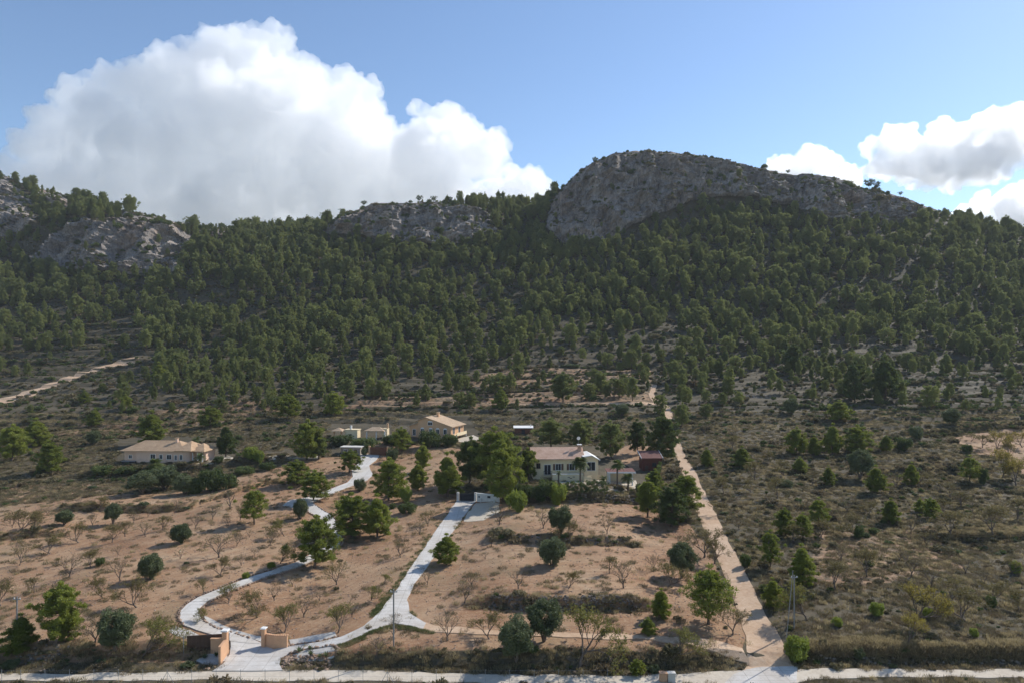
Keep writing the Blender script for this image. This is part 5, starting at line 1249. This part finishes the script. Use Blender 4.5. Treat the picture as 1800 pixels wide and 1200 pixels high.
# ------------------------------------------------------------------ bushes and garden plants
B_, L_, G_ = BUSH, LIME, GREYBUSH
BUSHES = [(910, 897, 36, 38, L_, "bright green bush at the corner by the white gate wall"), (1402, 1162, 48, 44, L_, "large pale green bush at the foot of the leaning stay pole"), (477, 998, 12, 16, L_, "bright little bush left of the winding drive"), (432, 1016, 12, 14, L_, "small bush touching the winding drive's stones"),
 (1508, 1156, 20, 24, G_, "dark rounded bush on the stone bank at lower right"), (176, 993, 14, 18, B_, "small green bush between almonds in the left orchard"), (1632, 1085, 18, 18, L_, "small green bush right of the yellow almond"), (1542, 1082, 26, 26, L_, "green bush left of the yellow almond"), (1472, 1100, 18, 18, L_, "small green bush above the pale grass strip"), (1712, 1118, 16, 16, L_, "small bright bush near the pale grass strip at right"),
 (1742, 1066, 22, 18, B_, "dark bush under an almond by the right edge"), (1785, 1006, 22, 20, L_, "bright bush at the right edge of the scrub"), (1510, 945, 22, 18, B_, "dark bush under an almond in the middle scrub"), (1535, 938, 12, 16, B_, "low dark bush beside the middle scrub almond"), (1310, 995, 24, 20, B_, "dark bush on the track's right edge at mid-height"),
 (715, 902, 20, 34, B_, "dark bush by the yellow shrub in the middle orchard"), (690, 893, 10, 12, B_, "little dark bush left of the middle orchard's dark bush"), (712, 882, 30, 24, L_, "yellowish shrub in the shade of the dense pine"), (938, 878, 26, 34, B_, "leafy dark green shrub left of the pool hedge"), (960, 876, 34, 40, B_, "tall leafy shrub at the pool hedge's left end"),
 (920, 872, 22, 30, B_, "dark shrub behind the white gate wall's end"), (982, 885, 36, 34, L_, "yellow-green shrub in front of the pool hedge"), (905, 862, 16, 22, G_, "grey shrub between large pine and villa"), (225, 832, 14, 44, B_, "dark garden shrub below the bungalow's left end"), (270, 834, 12, 46, B_, "dark garden shrub below the bungalow's front door"), (180, 832, 16, 40, B_, "dark shrub left of the bungalow garden"),
 (372, 862, 40, 50, B_, "big dark round shrub in the bungalow's lower hedge"), (345, 866, 30, 40, B_, "dark shrub left of the big round hedge shrub"), (400, 858, 26, 36, B_, "dark shrub at the right end of the bungalow's lower hedge"), (430, 832, 14, 36, B_, "low dark shrub on the bank right of the bungalow"), (470, 825, 14, 30, B_, "low shrub on the bank nearer the round pines"), (440, 805, 22, 26, L_, "yellow-green shrub on the lane to the bungalow"), (455, 812, 22, 20, L_, "bright shrub right of the lane's yellow-green shrub"),
 (385, 812, 12, 18, B_, "black-green shrub at the bungalow's paving"), (640, 800, 14, 12, G_, "grey shrub left of the timber gate"), (690, 812, 26, 24, G_, "pale shrub right of the timber gate post"), (632, 862, 22, 24, G_, "grey-green shrub in the upper drive's bend"), (600, 781, 18, 44, B_, "hedge-like shrub under the barbecue hut"), (640, 788, 20, 50, B_, "dark shrub bank below the pavilion"), (690, 780, 18, 40, B_, "dark shrub bank left of the peach house"),
 (755, 785, 30, 40, B_, "dark shrubs in front of the peach house"), (790, 783, 22, 30, B_, "dark shrub at the peach house's right corner"), (1128, 870, 22, 26, B_, "dark shrub below the pool shelter"), (1495, 690, 20, 30, G_, "grey shrub under the dark giant pines"), (1590, 790, 22, 28, B_, "dark shrub left of the tan field's terrace"), (1610, 770, 22, 24, G_, "grey shrub on the terrace wall above the scrub"), (1380, 855, 14, 28, G_, "grey low shrub in the right scrub"), (1728, 850, 30, 16, B_, "dark shrub by the tan field's corner pine"), (1700, 795, 16, 18, B_, "dark shrub on the tan field's left corner"),
 (1400, 1060, 22, 26, G_, "grey bush left of the greenish almond by the stay pole"), (1345, 1040, 14, 22, B_, "low bush along the lower track's right side"), (20, 1172, 14, 30, G_, "grey scrub bush on the bank at lower left corner"), (330, 1172, 10, 26, G_, "low scrub bush left of the driveway mouth"), (1150, 1180, 12, 24, G_, "low scrub bush on the bank near the masonry gateposts")]
for x, y, h, w, kl, lb in BUSHES: grow(kl, x, y, h, w, "bush", "bush", lb, "garden and orchard bushes", ("stem", "leaves"))

# clipped hedge below the villa terrace
def hedge(pts, h, d, label, mat='bush'):
    W = [at(*p) for p in pts]; g_ = Geo(); rg = np.random.default_rng(77); o0 = np.array(W[0]); C = []
    for q, r_ in zip(W, W[1:]):
        ln = (r_ - q).length
        for _ in range(int(ln * h * d * 2.4)):
            t = rg.random(); x = q.lerp(r_, t); yy = x.y + rg.random() * d; C.append((x.x - o0[0], yy - o0[1], gz(x.x, x.y) - o0[2] + h * rg.random() ** .7))
    tufts(g_, C, np.full(len(C), 0.36), 40, 0.2, 0.11, rg, 0.35, 0.9)
    o = empty("hedge", W[0]); tag(o, label, "hedge"); link(bpy.data.objects.new("leaves", g_.mesh("hedge leaves", MAT[mat])), o)
    sg_ = Geo()
    for k in range(int(len(C) / 14)):
        c_ = C[k * 14]; tube(sg_, [(c_[0], c_[1], -0.9), (c_[0] + .05, c_[1], c_[2])], [0.05, 0.02], 4)
    link(bpy.data.objects.new("stems", sg_.mesh("hedge stems", MAT['twig'])), o)
hedge([(994, 874), (1030, 874), (1070, 872)], 3.3, 2.0, "clipped dark hedge in front of the villa's pool")
hedge([(1151, 850), (1160, 832), (1162, 826)], 2.6, 1.0, "narrow dark hedge running down from the red cabin", 'pine_dark')
hedge([(190, 848), (260, 846), (330, 838)], 1.0, 1.6, "dark hedge along the bungalow's garden bank")

def palm(px, py, hpx, r, label, fr=26, trunk=True):
    p = at(px, py); H = hpx * p.y / FPX; rg = np.random.default_rng(int(px)); tg, cg = Geo(), Geo()
    H0 = max(0.3, H - r * 0.45)
    zs = np.linspace(-0.2, H0, 7); tube(tg, np.column_stack([0 * zs, 0 * zs, zs]), np.interp(zs, [0, H0 * .15, H0 * .9, H0], [.26, .19, .18, .26]), 8)
    for k in range(fr):
        an = k * 2.399; el = rg.uniform(-0.45, 1.25); d = np.array([math.cos(an) * math.cos(el), math.sin(an) * math.cos(el), math.sin(el)])
        n = 9; t = np.linspace(0.12, 1, n); P = np.array([0, 0, H0]) + d * (r * t)[:, None]; P[:, 2] -= 0.42 * r * t ** 2.2
        sd = unit(np.cross(np.gradient(P, axis=0), [0, 0, 1.0]))
        tube(cg, P, np.linspace(.03, .008, n), 3)
        for i in range(1, n):
            for s_ in (-1, 1):
                w = r * 0.38 * math.sin(math.pi * min(1, t[i] * .9 + .1)) + .08; e0 = P[i]; e1 = P[i] + sd[i] * s_ * w + (P[i] - P[i - 1]) * 0.7 - np.array([0, 0, .22 * w])
                q_ = (P[i] - P[i - 1]) * 0.42
                cg.add([e0 - q_, e0 + q_, e1 + q_ * .25, e1 - q_ * .25], [[0, 1, 2, 3]], np.full(4, rg.random()))
    o = empty("palm_tree", p); tag(o, label, "palm", "palms around the houses")
    link(bpy.data.objects.new("trunk", tg.mesh("palm trunk", MAT['bark'], True)), o); link(bpy.data.objects.new("fronds", cg.mesh("palm fronds", MAT['palm'])), o)
palm(1020, 851, 48, 2.4, "tallest palm standing before the cream villa's terrace wall", 64)
palm(1085, 858, 50, 1.9, "slim dry palm in front of the maroon-roofed shelter", 40)
palm(1104, 862, 30, 1.9, "short bushy palm right of the slim dry palm", 40)
palm(982, 857, 30, 0.9, "thin young palm left of the pool", 14)
palm(1061, 852, 18, 1.3, "low palm on the paving between villa and shelter", 16)
palm(273, 830, 24, 2.6, "wide low palm under the bungalow's front wall", 34)
palm(352, 822, 26, 1.8, "palm at the bungalow's right porch", 24); palm(364, 800, 20, 1.6, "palm behind the bungalow's right end", 22); palm(345, 778, 12, 1.8, "palm peeping over the bungalow's right roof", 22)

def agave(px, py, r, label):
    p = at(px, py); rg = np.random.default_rng(int(px * 7)); g_ = Geo()
    for k in range(18):
        an = k * 2.399; el = 0.35 + 0.05 * k; d = np.array([math.cos(an) * math.cos(el), math.sin(an) * math.cos(el), math.sin(el)]) * r * rg.uniform(.8, 1.1)
        s_ = np.array([-math.sin(an), math.cos(an), 0]) * 0.07
        g_.add([-s_, s_, d * .55 + s_ * 1.1 + [0, 0, .02], d * .55 - s_ * 1.1 + [0, 0, .02]], [[0, 1, 2, 3]]); g_.add([d * .55 - s_ * 1.1 + [0, 0, .02], d * .55 + s_ * 1.1 + [0, 0, .02], d, d], [[0, 1, 2, 3]][:1])
    me = g_.mesh("agave", MAT['olive']); o = link(bpy.data.objects.new("agave", me)); o.location = p + Vector((0, 0, .15)); tag(o, label, "agave", "agaves in the gravel beds")
for x, y, r, lb in ((526, 1147, .8, "tallest agave at the left end of the gravel bed"), (546, 1152, .7, "agave second from left in the gravel bed"), (562, 1157, .6, "agave third from left in the gravel bed"), (573, 1155, .7, "agave at the right end of the gravel bed"), (545, 1142, .5, "small agave at the gravel bed's back edge"), (360, 1158, .6, "small agave left of the sliding gate wall's gravel"), (380, 1154, .5, "small agave close to the peach entrance wall")):
    agave(x, y, r, lb)

# trees that stand out on the skyline
SK = [(1528, 326, 20, 0, "left of the two umbrella pines on the right ridge"), (1541, 328, 16, 1, "right of the two umbrella pines on the right ridge"), (1046, 291, 14, 1, "bushy pine on the main summit's left shoulder"), (1385, 306, 8, 0, "small pine in the notch of the right ridge"), (1583, 345, 9, 1, "small pine on the descending right ridge"),
 (640, 361, 12, 0, "pine at the left brow of the middle crag"), (602, 379, 12, 1, "lone pine on the middle crag's left edge"), (584, 394, 10, 0, "lowest pine on the middle crag's left edge"), (737, 358, 14, 0, "tallest pine on top of the middle crag"), (762, 358, 13, 1, "pine right of the tallest on the middle crag"), (790, 359, 13, 0, "pine third from the tallest on the middle crag"), (826, 360, 12, 1, "pine at the right end of the middle crag's top"),
 (870, 361, 11, 0, "first pine on the saddle right of the middle crag"), (912, 361, 10, 1, "second pine on the saddle right of the middle crag"), (938, 358, 10, 0, "pine at the foot of the main summit's left wall"), (497, 406, 9, 0, "lone pine in the gap between left hill and middle crag"), (152, 352, 11, 1, "left of two pines on the left hill's brow"), (170, 354, 11, 0, "right of two pines on the left hill's brow"), (232, 366, 10, 1, "pine on the left hill's right shoulder"), (1650, 378, 9, 0, "wind-bent pine low on the right ridge"), (1668, 382, 8, 1, "wind-bent pine lowest on the right ridge")]
for x, y, h, k, lb in SK:
    p = None
    for dy in range(0, 14):
        p = at(x, y + dy)
        if p is not None and p.y < 720: break
    if p is None: continue
    e = CROWNPINE[k]; s_ = h * p.y / FPX / e[2]
    o = plant("ridge_pine", e, (p.x, p.y, p.z - 0.3), s_ * 1.15, s_, rng.random() * 6, lb, "pine tree", "pines on the skyline")
# ------------------------------------------------------------------ scrub, grass and weeds nobody could count
FIELD_ALL = FIELD_POLYS
def ground_zone(px, py):
    f = np.zeros(len(px), bool)
    for poly in FIELD_ALL: f |= in_poly(poly, px, py)
    return f
HOUSES = [[(205, 818), (205, 770), (360, 770), (420, 795), (420, 818)], [(700, 775), (700, 735), (825, 735), (850, 775)], [(935, 850), (935, 780), (1120, 790), (1165, 790), (1165, 832), (1120, 866), (990, 856)], [(580, 800), (580, 745), (690, 745), (690, 800)]]
def blocked(px, py):
    m = on_sheet(px, py)
    for h_ in HOUSES: m |= in_poly(h_, px, py)
    return m
def patch(px, py, s, a=-0.1): return fbm(np.stack([px / 40, py / 22, 0 * px], 1), 3, s) > a
def scrub_density(px, py, D):
    f = ground_zone(px, py)
    d = np.where(f, 0.006, 0.75)
    d = np.where(~f & (D < 200) & (px > 1200), 0.85, d)
    d *= np.where(patch(px, py, 5), 1.0, 0.35)
    X_ = (px - 900) / FPX * D
    ph = ((D + 5.0 * vnoise(np.stack([X_ / 70, D / 90, 0 * X_], 1), 91) + 2.0 * vnoise(np.stack([X_ / 22, D / 60, 0 * X_], 1), 92)) / 11.5) % 1.0
    d *= np.where((D > 225) & (D < 430), np.where((ph < 0.16) | (ph > 0.94), 1.2, np.where(px > 1160, 0.75, 0.5)), 1.0)
    d *= np.interp(D, [60, 85, 300, 430, 640], [1.0, 1.0, 0.9, 0.8, 0.8])
    for poly in TERRACE_SOIL[:2]: d = np.where(in_poly(poly, px, py) & ~((ph < 0.16) | (ph > 0.94)), d * 0.35, d)
    return d * ~blocked(px, py) * ~in_rock(px, py)
SP = scatter(110000, 68, 640, scrub_density, 60)
# banks and terrace walls carry a dense fringe
fr = []
for (L, h, run), st in zip(STEP_XY, STEPS):
    ln = L[-1, 0] - L[0, 0]
    n = int(ln * (2.4 if h > 1.3 else 2.0))
    x = rng.uniform(L[0, 0] - 2, L[-1, 0] + 2, n); y = np.interp(x, L[:, 0], L[:, 1]) + rng.normal(size=n) * 0.7
    fr += [(a_, b_, gz(a_, b_), 1.0) for a_, b_ in zip(x, y)]
FR = np.array(fr); fx, fy = 900 + FPX * FR[:, 0] / FR[:, 1], HOR + (CAMZ - FR[:, 2]) * FPX / FR[:, 1]
FR = FR[~blocked(fx, fy)]
n = 900; x = rng.uniform(-60, 62, n); y = rng.uniform(74.2, 76.8, n); NEAR = np.array([(a_, b_, gz(a_, b_), 1.0) for a_, b_ in zip(x, y)])
TLINES = [[(600, 722), (800, 717), (950, 716), (1150, 714)], [(640, 700), (850, 690), (1130, 688)], [(780, 672), (950, 664), (1130, 660)], [(860, 650), (1000, 645), (1140, 644)], [(0, 560), (150, 556), (265, 552)], [(0, 580), (130, 577), (262, 573)], [(60, 600), (255, 594)], [(60, 618), (250, 612)], [(0, 640), (130, 636)], [(0, 660), (90, 655)],
 [(1240, 715), (1330, 712), (1440, 716)], [(1440, 672), (1560, 676), (1700, 668)], [(1590, 700), (1800, 690)], [(1540, 722), (1800, 712)], [(0, 850), (120, 848), (220, 842)], [(60, 775), (200, 770)], [(330, 780), (480, 765)], [(380, 735), (520, 728)], [(1620, 765), (1800, 750)], [(1180, 690), (1300, 688)]]
tl = []
for L in TLINES:
    W_ = [at(*q) for q in L]
    for a_, b_ in zip(W_, W_[1:]):
        for t in rng.random(int((b_ - a_).length * 2.6)):
            q = a_.lerp(b_, t); x = q.x; y = q.y + rng.normal() * 0.5 + 1.2 * math.sin(x * 0.09); tl.append((x, y, gz(x, y), 1.0))
SP = np.concatenate([SP, FR, NEAR, np.array(tl)])
src = [shrub_mesh("scrub a", 1, 'scrub'), shrub_mesh("scrub b", 2, 'scrub', 0.75, 0.6), shrub_mesh("scrub c", 3, 'bush', 0.6, 0.8), shrub_mesh("scrub d", 4, 'olive', 0.5, 0.6), shrub_mesh("scrub e", 5, 'scrub', 0.5, 0.9), shrub_mesh("scrub f", 6, 'brush', 0.7, 0.45)]
src = [bpy.data.objects.new(m.name, m) for m in src]
sz = rng.lognormal(-0.25, 0.45, len(SP)) * np.interp(SP[:, 1], [70, 120, 260, 420], [0.52, 0.75, 1.15, 1.5])
vi = np.where(SP[:, 1] > 215, rng.choice(6, len(SP), p=[.22, .16, .28, .14, .06, .14]), rng.choice(6, len(SP), p=[.24, .18, .10, .08, .12, .28]))
mass("scrub_cover", SP[:, :3], rng.random(len(SP)) * 6.28, np.stack([sz * 1.1, sz * 1.1, sz * rng.uniform(.7, 1.2, len(sz))], 1), vi, src, "low dry Mediterranean scrub over banks, terraces and hillside")
def grass_density(px, py, D):
    f = ground_zone(px, py)
    strip = in_poly([(1430, 1150), (1420, 1125), (1560, 1118), (1640, 1132), (1900, 1125), (1900, 1158)], px, py) | in_poly([(1660, 945), (1700, 925), (1900, 915), (1900, 945)], px, py)
    d = np.where(f, np.where(patch(px, py, 11, 0.0), 0.14, 0.03), np.where(patch(px, py, 13, -0.2), 0.75, 0.4))
    d = np.where(strip, 1.0, d)
    return d * ~blocked(px, py)
GP = scatter(100000, 70, 260, grass_density, 60)
st_ = []
for poly, n in (([(1430, 1150), (1420, 1125), (1560, 1118), (1640, 1132), (1850, 1125), (1850, 1156)], 1700), ([(1660, 945), (1700, 925), (1850, 915), (1850, 942)], 700)):
    q = rng.random((n * 3, 2)) * (np.ptp(poly, axis=0)) + np.min(poly, axis=0); q = q[in_poly(poly, q[:, 0], q[:, 1])][:n]
    for a_, b_ in q:
        h = at(a_, b_)
        if h is not None: st_.append((h.x, h.y, h.z, 1.0))
for (L, h, run), st in zip(STEP_XY, STEPS):
    n = int((L[-1, 0] - L[0, 0]) * 9)
    x = rng.uniform(L[0, 0] - 3, L[-1, 0] + 3, n); y = np.interp(x, L[:, 0], L[:, 1]) + rng.normal(size=n) * 0.6
    fx = 900 + FPX * x / y; zz = np.array([gz(a_, b_) for a_, b_ in zip(x, y)]); ok = ~blocked(fx, HOR + (CAMZ - zz) * FPX / y)
    st_ += [(a_, b_, c_, 1.0) for a_, b_, c_ in zip(x[ok], y[ok], zz[ok])]
GS = np.array(st_)
gsrc = [bpy.data.objects.new(m.name, m) for m in (grass_mesh("grass a", 1), grass_mesh("grass b", 2, 'straw', 50, 0.7, 0.4), grass_mesh("grass c", 3, 'brush', 90, 0.8, 0.4), grass_mesh("grass d", 6, 'scrub', 90, 0.7, 0.4))]
allg = np.concatenate([GP, GS]); gs = rng.uniform(0.5, 1.1, len(allg)); gs[len(GP):] *= 1.0
gv = rng.choice(4, len(allg), p=[.14, .20, .40, .26]); gv[len(GP):] = rng.choice(3, len(GS))
mass("dry_grass", allg[:, :3], rng.random(len(allg)) * 6.28, np.stack([gs] * 3, 1), gv, gsrc, "tufts of dry straw-coloured grass between the trees")
# green verge along the straight drive
vg = []
for a_, b_ in (((795, 888), (700, 1025)), ((700, 1025), (655, 1084)), ((832, 890), (770, 960)), ((694, 1099), (640, 1115)), ((735, 1095), (700, 1050)), ((600, 1136), (640, 1120)), ((700, 1101), (760, 1112))):
    for t in rng.random(110):
        q = at(a_[0] + (b_[0] - a_[0]) * t + rng.normal() * 3.0, a_[1] + (b_[1] - a_[1]) * t + rng.normal() * 1.2); vg.append((q.x, q.y, q.z))
VG = np.array(vg); vx, vy = 900 + FPX * VG[:, 0] / VG[:, 1], HOR + (CAMZ - VG[:, 2]) * FPX / VG[:, 1]
VG = VG[~on_sheet(vx, vy)]
vsrc = [bpy.data.objects.new(m.name, m) for m in (grass_mesh("verge a", 4, 'bush', 60, .5, .4), grass_mesh("verge b", 5, 'straw', 50, .5, .35))]
mass("grass_verge", VG, rng.random(len(VG)) * 6.28, np.full((len(VG), 3), 0.7), rng.integers(0, 2, len(VG)), vsrc, "thin green grass verge along the concrete drive")
# clods and stones of the tilled soil
def clod_density(px, py, D): return np.where(ground_zone(px, py), 0.9, 0.25) * ~blocked(px, py)
CP = scatter(30000, 78, 190, clod_density, 40)
cs = []
for i in range(3):
    V, F_s = SRC[i]; m = np_mesh("clod %d" % i, V, F_s); m.materials.append([M['redstone'], M['redstone'], M['stone']][i]); cs.append(bpy.data.objects.new(m.name, m))
mass("soil_clods", CP[:, :3], rng.random(len(CP)) * 6.28, np.stack([rng.uniform(.1, .3, len(CP))] * 3, 1), rng.choice(3, len(CP), p=[.45, .45, .1]), cs, "clods and small stones lying on the tilled soil")
# bushes clinging to the crags
def crag_density(px, py, D): return np.where(in_rock(px, py), 0.9, 0.0) * np.where(patch(px, py * 1.5, 23, 0.12), 1.0, 0.30)
KP = scatter(16000, 480, 680, crag_density, 40)
ks = rng.lognormal(0.45, 0.5, len(KP))
ksrc = [bpy.data.objects.new(m.name, m) for m in (shrub_mesh("crag bush a", 8, 'pine_dark', .7, .9), shrub_mesh("crag bush b", 9, 'scrub', .8, .7))]
mass("crag_bushes", KP[:, :3], rng.random(len(KP)) * 6.28, np.stack([ks] * 3, 1), rng.choice(2, len(KP), p=[.65, .35]), ksrc, "dark bushes clinging to ledges of the limestone crags")
src = [merged("forest pine source", e) for e in FOREST]
mass("pine_forest", FP[:, :3], rng.random(len(FP)) * 6.28, np.stack([fh / 8 * rng.uniform(.64, .9, len(FP))] * 2 + [fh / 8 * 1.04], 1), rng.integers(0, len(src), len(FP)), src,
     "dense Aleppo pine forest covering the slopes below the crags")
# ------------------------------------------------------------------ thin autumn haze: even, pale air round the whole place
hz = bpy.data.materials.new("thin haze"); hz.use_nodes = True
t = hz.node_tree; t.nodes.remove(t.nodes["Principled BSDF"])
pv_ = t.nodes.new("ShaderNodeVolumePrincipled")
pv_.inputs["Color"].default_value = (0.86, 0.92, 1.0, 1); pv_.inputs["Density"].default_value = 0.00008; pv_.inputs["Anisotropy"].default_value = 0.0
t.links.new(pv_.outputs[0], t.nodes["Material Output"].inputs["Volume"])
hm = MB().box(-1900, 1900, -400, 2400, -12, 340).build("haze", hz); hm["kind"] = "stuff"; hm["label"] = "thin pale haze in the air over the valley"
# ------------------------------------------------------------------ words that single out each tree left without a label
MARKS = [("left crag's foot", 200, 486), ("middle crag's foot", 720, 434), ("hill track's upper end", 245, 628), ("two dark giant pines", 1530, 702), ("solitary dark pine on the terraces", 1397, 657), ("terrace path's left end", 905, 712), ("dirt track's top end", 1150, 676), ("short stone retaining wall", 1330, 697),
 ("tan field by the right edge", 1740, 780), ("pink bungalow", 285, 800), ("peach two-storey house", 765, 762), ("cream villa", 1000, 825), ("dark red cabin", 1146, 815), ("white-roofed field shed", 920, 760), ("stone pump house", 617, 796), ("cream pavilion", 660, 768), ("red brown timber gate", 666, 799), ("dark double gate", 820, 880),
 ("brown sliding gate", 360, 1140), ("curved peach wall", 485, 1132), ("slender pole at the drive junction", 692, 1136), ("slender pole at lower left", 30, 1150), ("leaning stay pole", 1379, 1149), ("airy spreading pine", 1245, 1095), ("lone bright orchard pine", 447, 921), ("egg-shaped olive", 265, 1017), ("farther dense round olive", 318, 954),
 ("big olive at lower left", 203, 1143), ("dark dry stone wall", 1000, 1086), ("low overgrown orchard wall", 1020, 970), ("nearest orchard olive", 908, 1160), ("grey scrub olive", 1512, 842), ("two touching young pines", 1630, 908), ("bright young scrub pine", 1566, 919), ("crumbling roadside stone bank", 1620, 1160), ("hill track's lower end", 2, 705),
 ("tall pine on the drive's edge", 552, 997), ("pair of pines by the drive", 640, 943), ("small pine by the straight drive", 785, 991), ("right edge's low scrub wall", 1740, 949), ("tight pine clump by the track", 1180, 920), ("earth bank at the left edge", 30, 946), ("four-pine group in the scrub", 1460, 798), ("right crag's lower end", 1600, 390), ("gravel pull-in on the drive", 515, 886)]
ORD = ["nearest", "second nearest", "third nearest", "fourth nearest", "fifth nearest", "sixth nearest", "seventh nearest", "eighth nearest", "ninth nearest", "tenth nearest", "eleventh nearest", "twelfth nearest", "thirteenth nearest", "fourteenth nearest", "fifteenth nearest", "sixteenth nearest", "seventeenth nearest", "eighteenth nearest", "nineteenth nearest", "twentieth nearest"] + ["%s-%s nearest" % (t_, u_) for t_ in ("twenty", "thirty", "forty") for u_ in ("first", "second", "third", "fourth", "fifth", "sixth", "seventh", "eighth", "ninth")]
for cat_ in ("pine tree", "almond tree"):
    items = [(o, pix(p_)) for o, c_, p_ in TREES if c_ == cat_]
    Q = np.array([q for o, q in items])
    ranks = {}
    for mi, (nm, mx, my) in enumerate(MARKS):
        for r_, i in enumerate(np.argsort(((Q - (mx, my)) ** 2).sum(1))[:len(ORD)]):
            ranks.setdefault(i, []).append((r_, mi))
    for i, (o, q) in enumerate(items):
        if "label" in o: continue
        look = LOOK.get(o.name, '')
        kind_ = (look + " " + cat_).strip() if look else cat_
        if i in ranks:
            r_, mi = min(ranks[i]); o["label"] = "%s, %s %s to the %s" % (kind_, ORD[r_], cat_.split()[0], MARKS[mi][0])
        else:
            zone = "left of the peach house" if q[0] < 560 else ("above the houses" if q[0] < 1200 else "right of the dirt track")
            o["label"] = "%s among many on the forest's thin lower edge %s" % (kind_, zone); o["group"] = "lower forest-edge trees " + zone
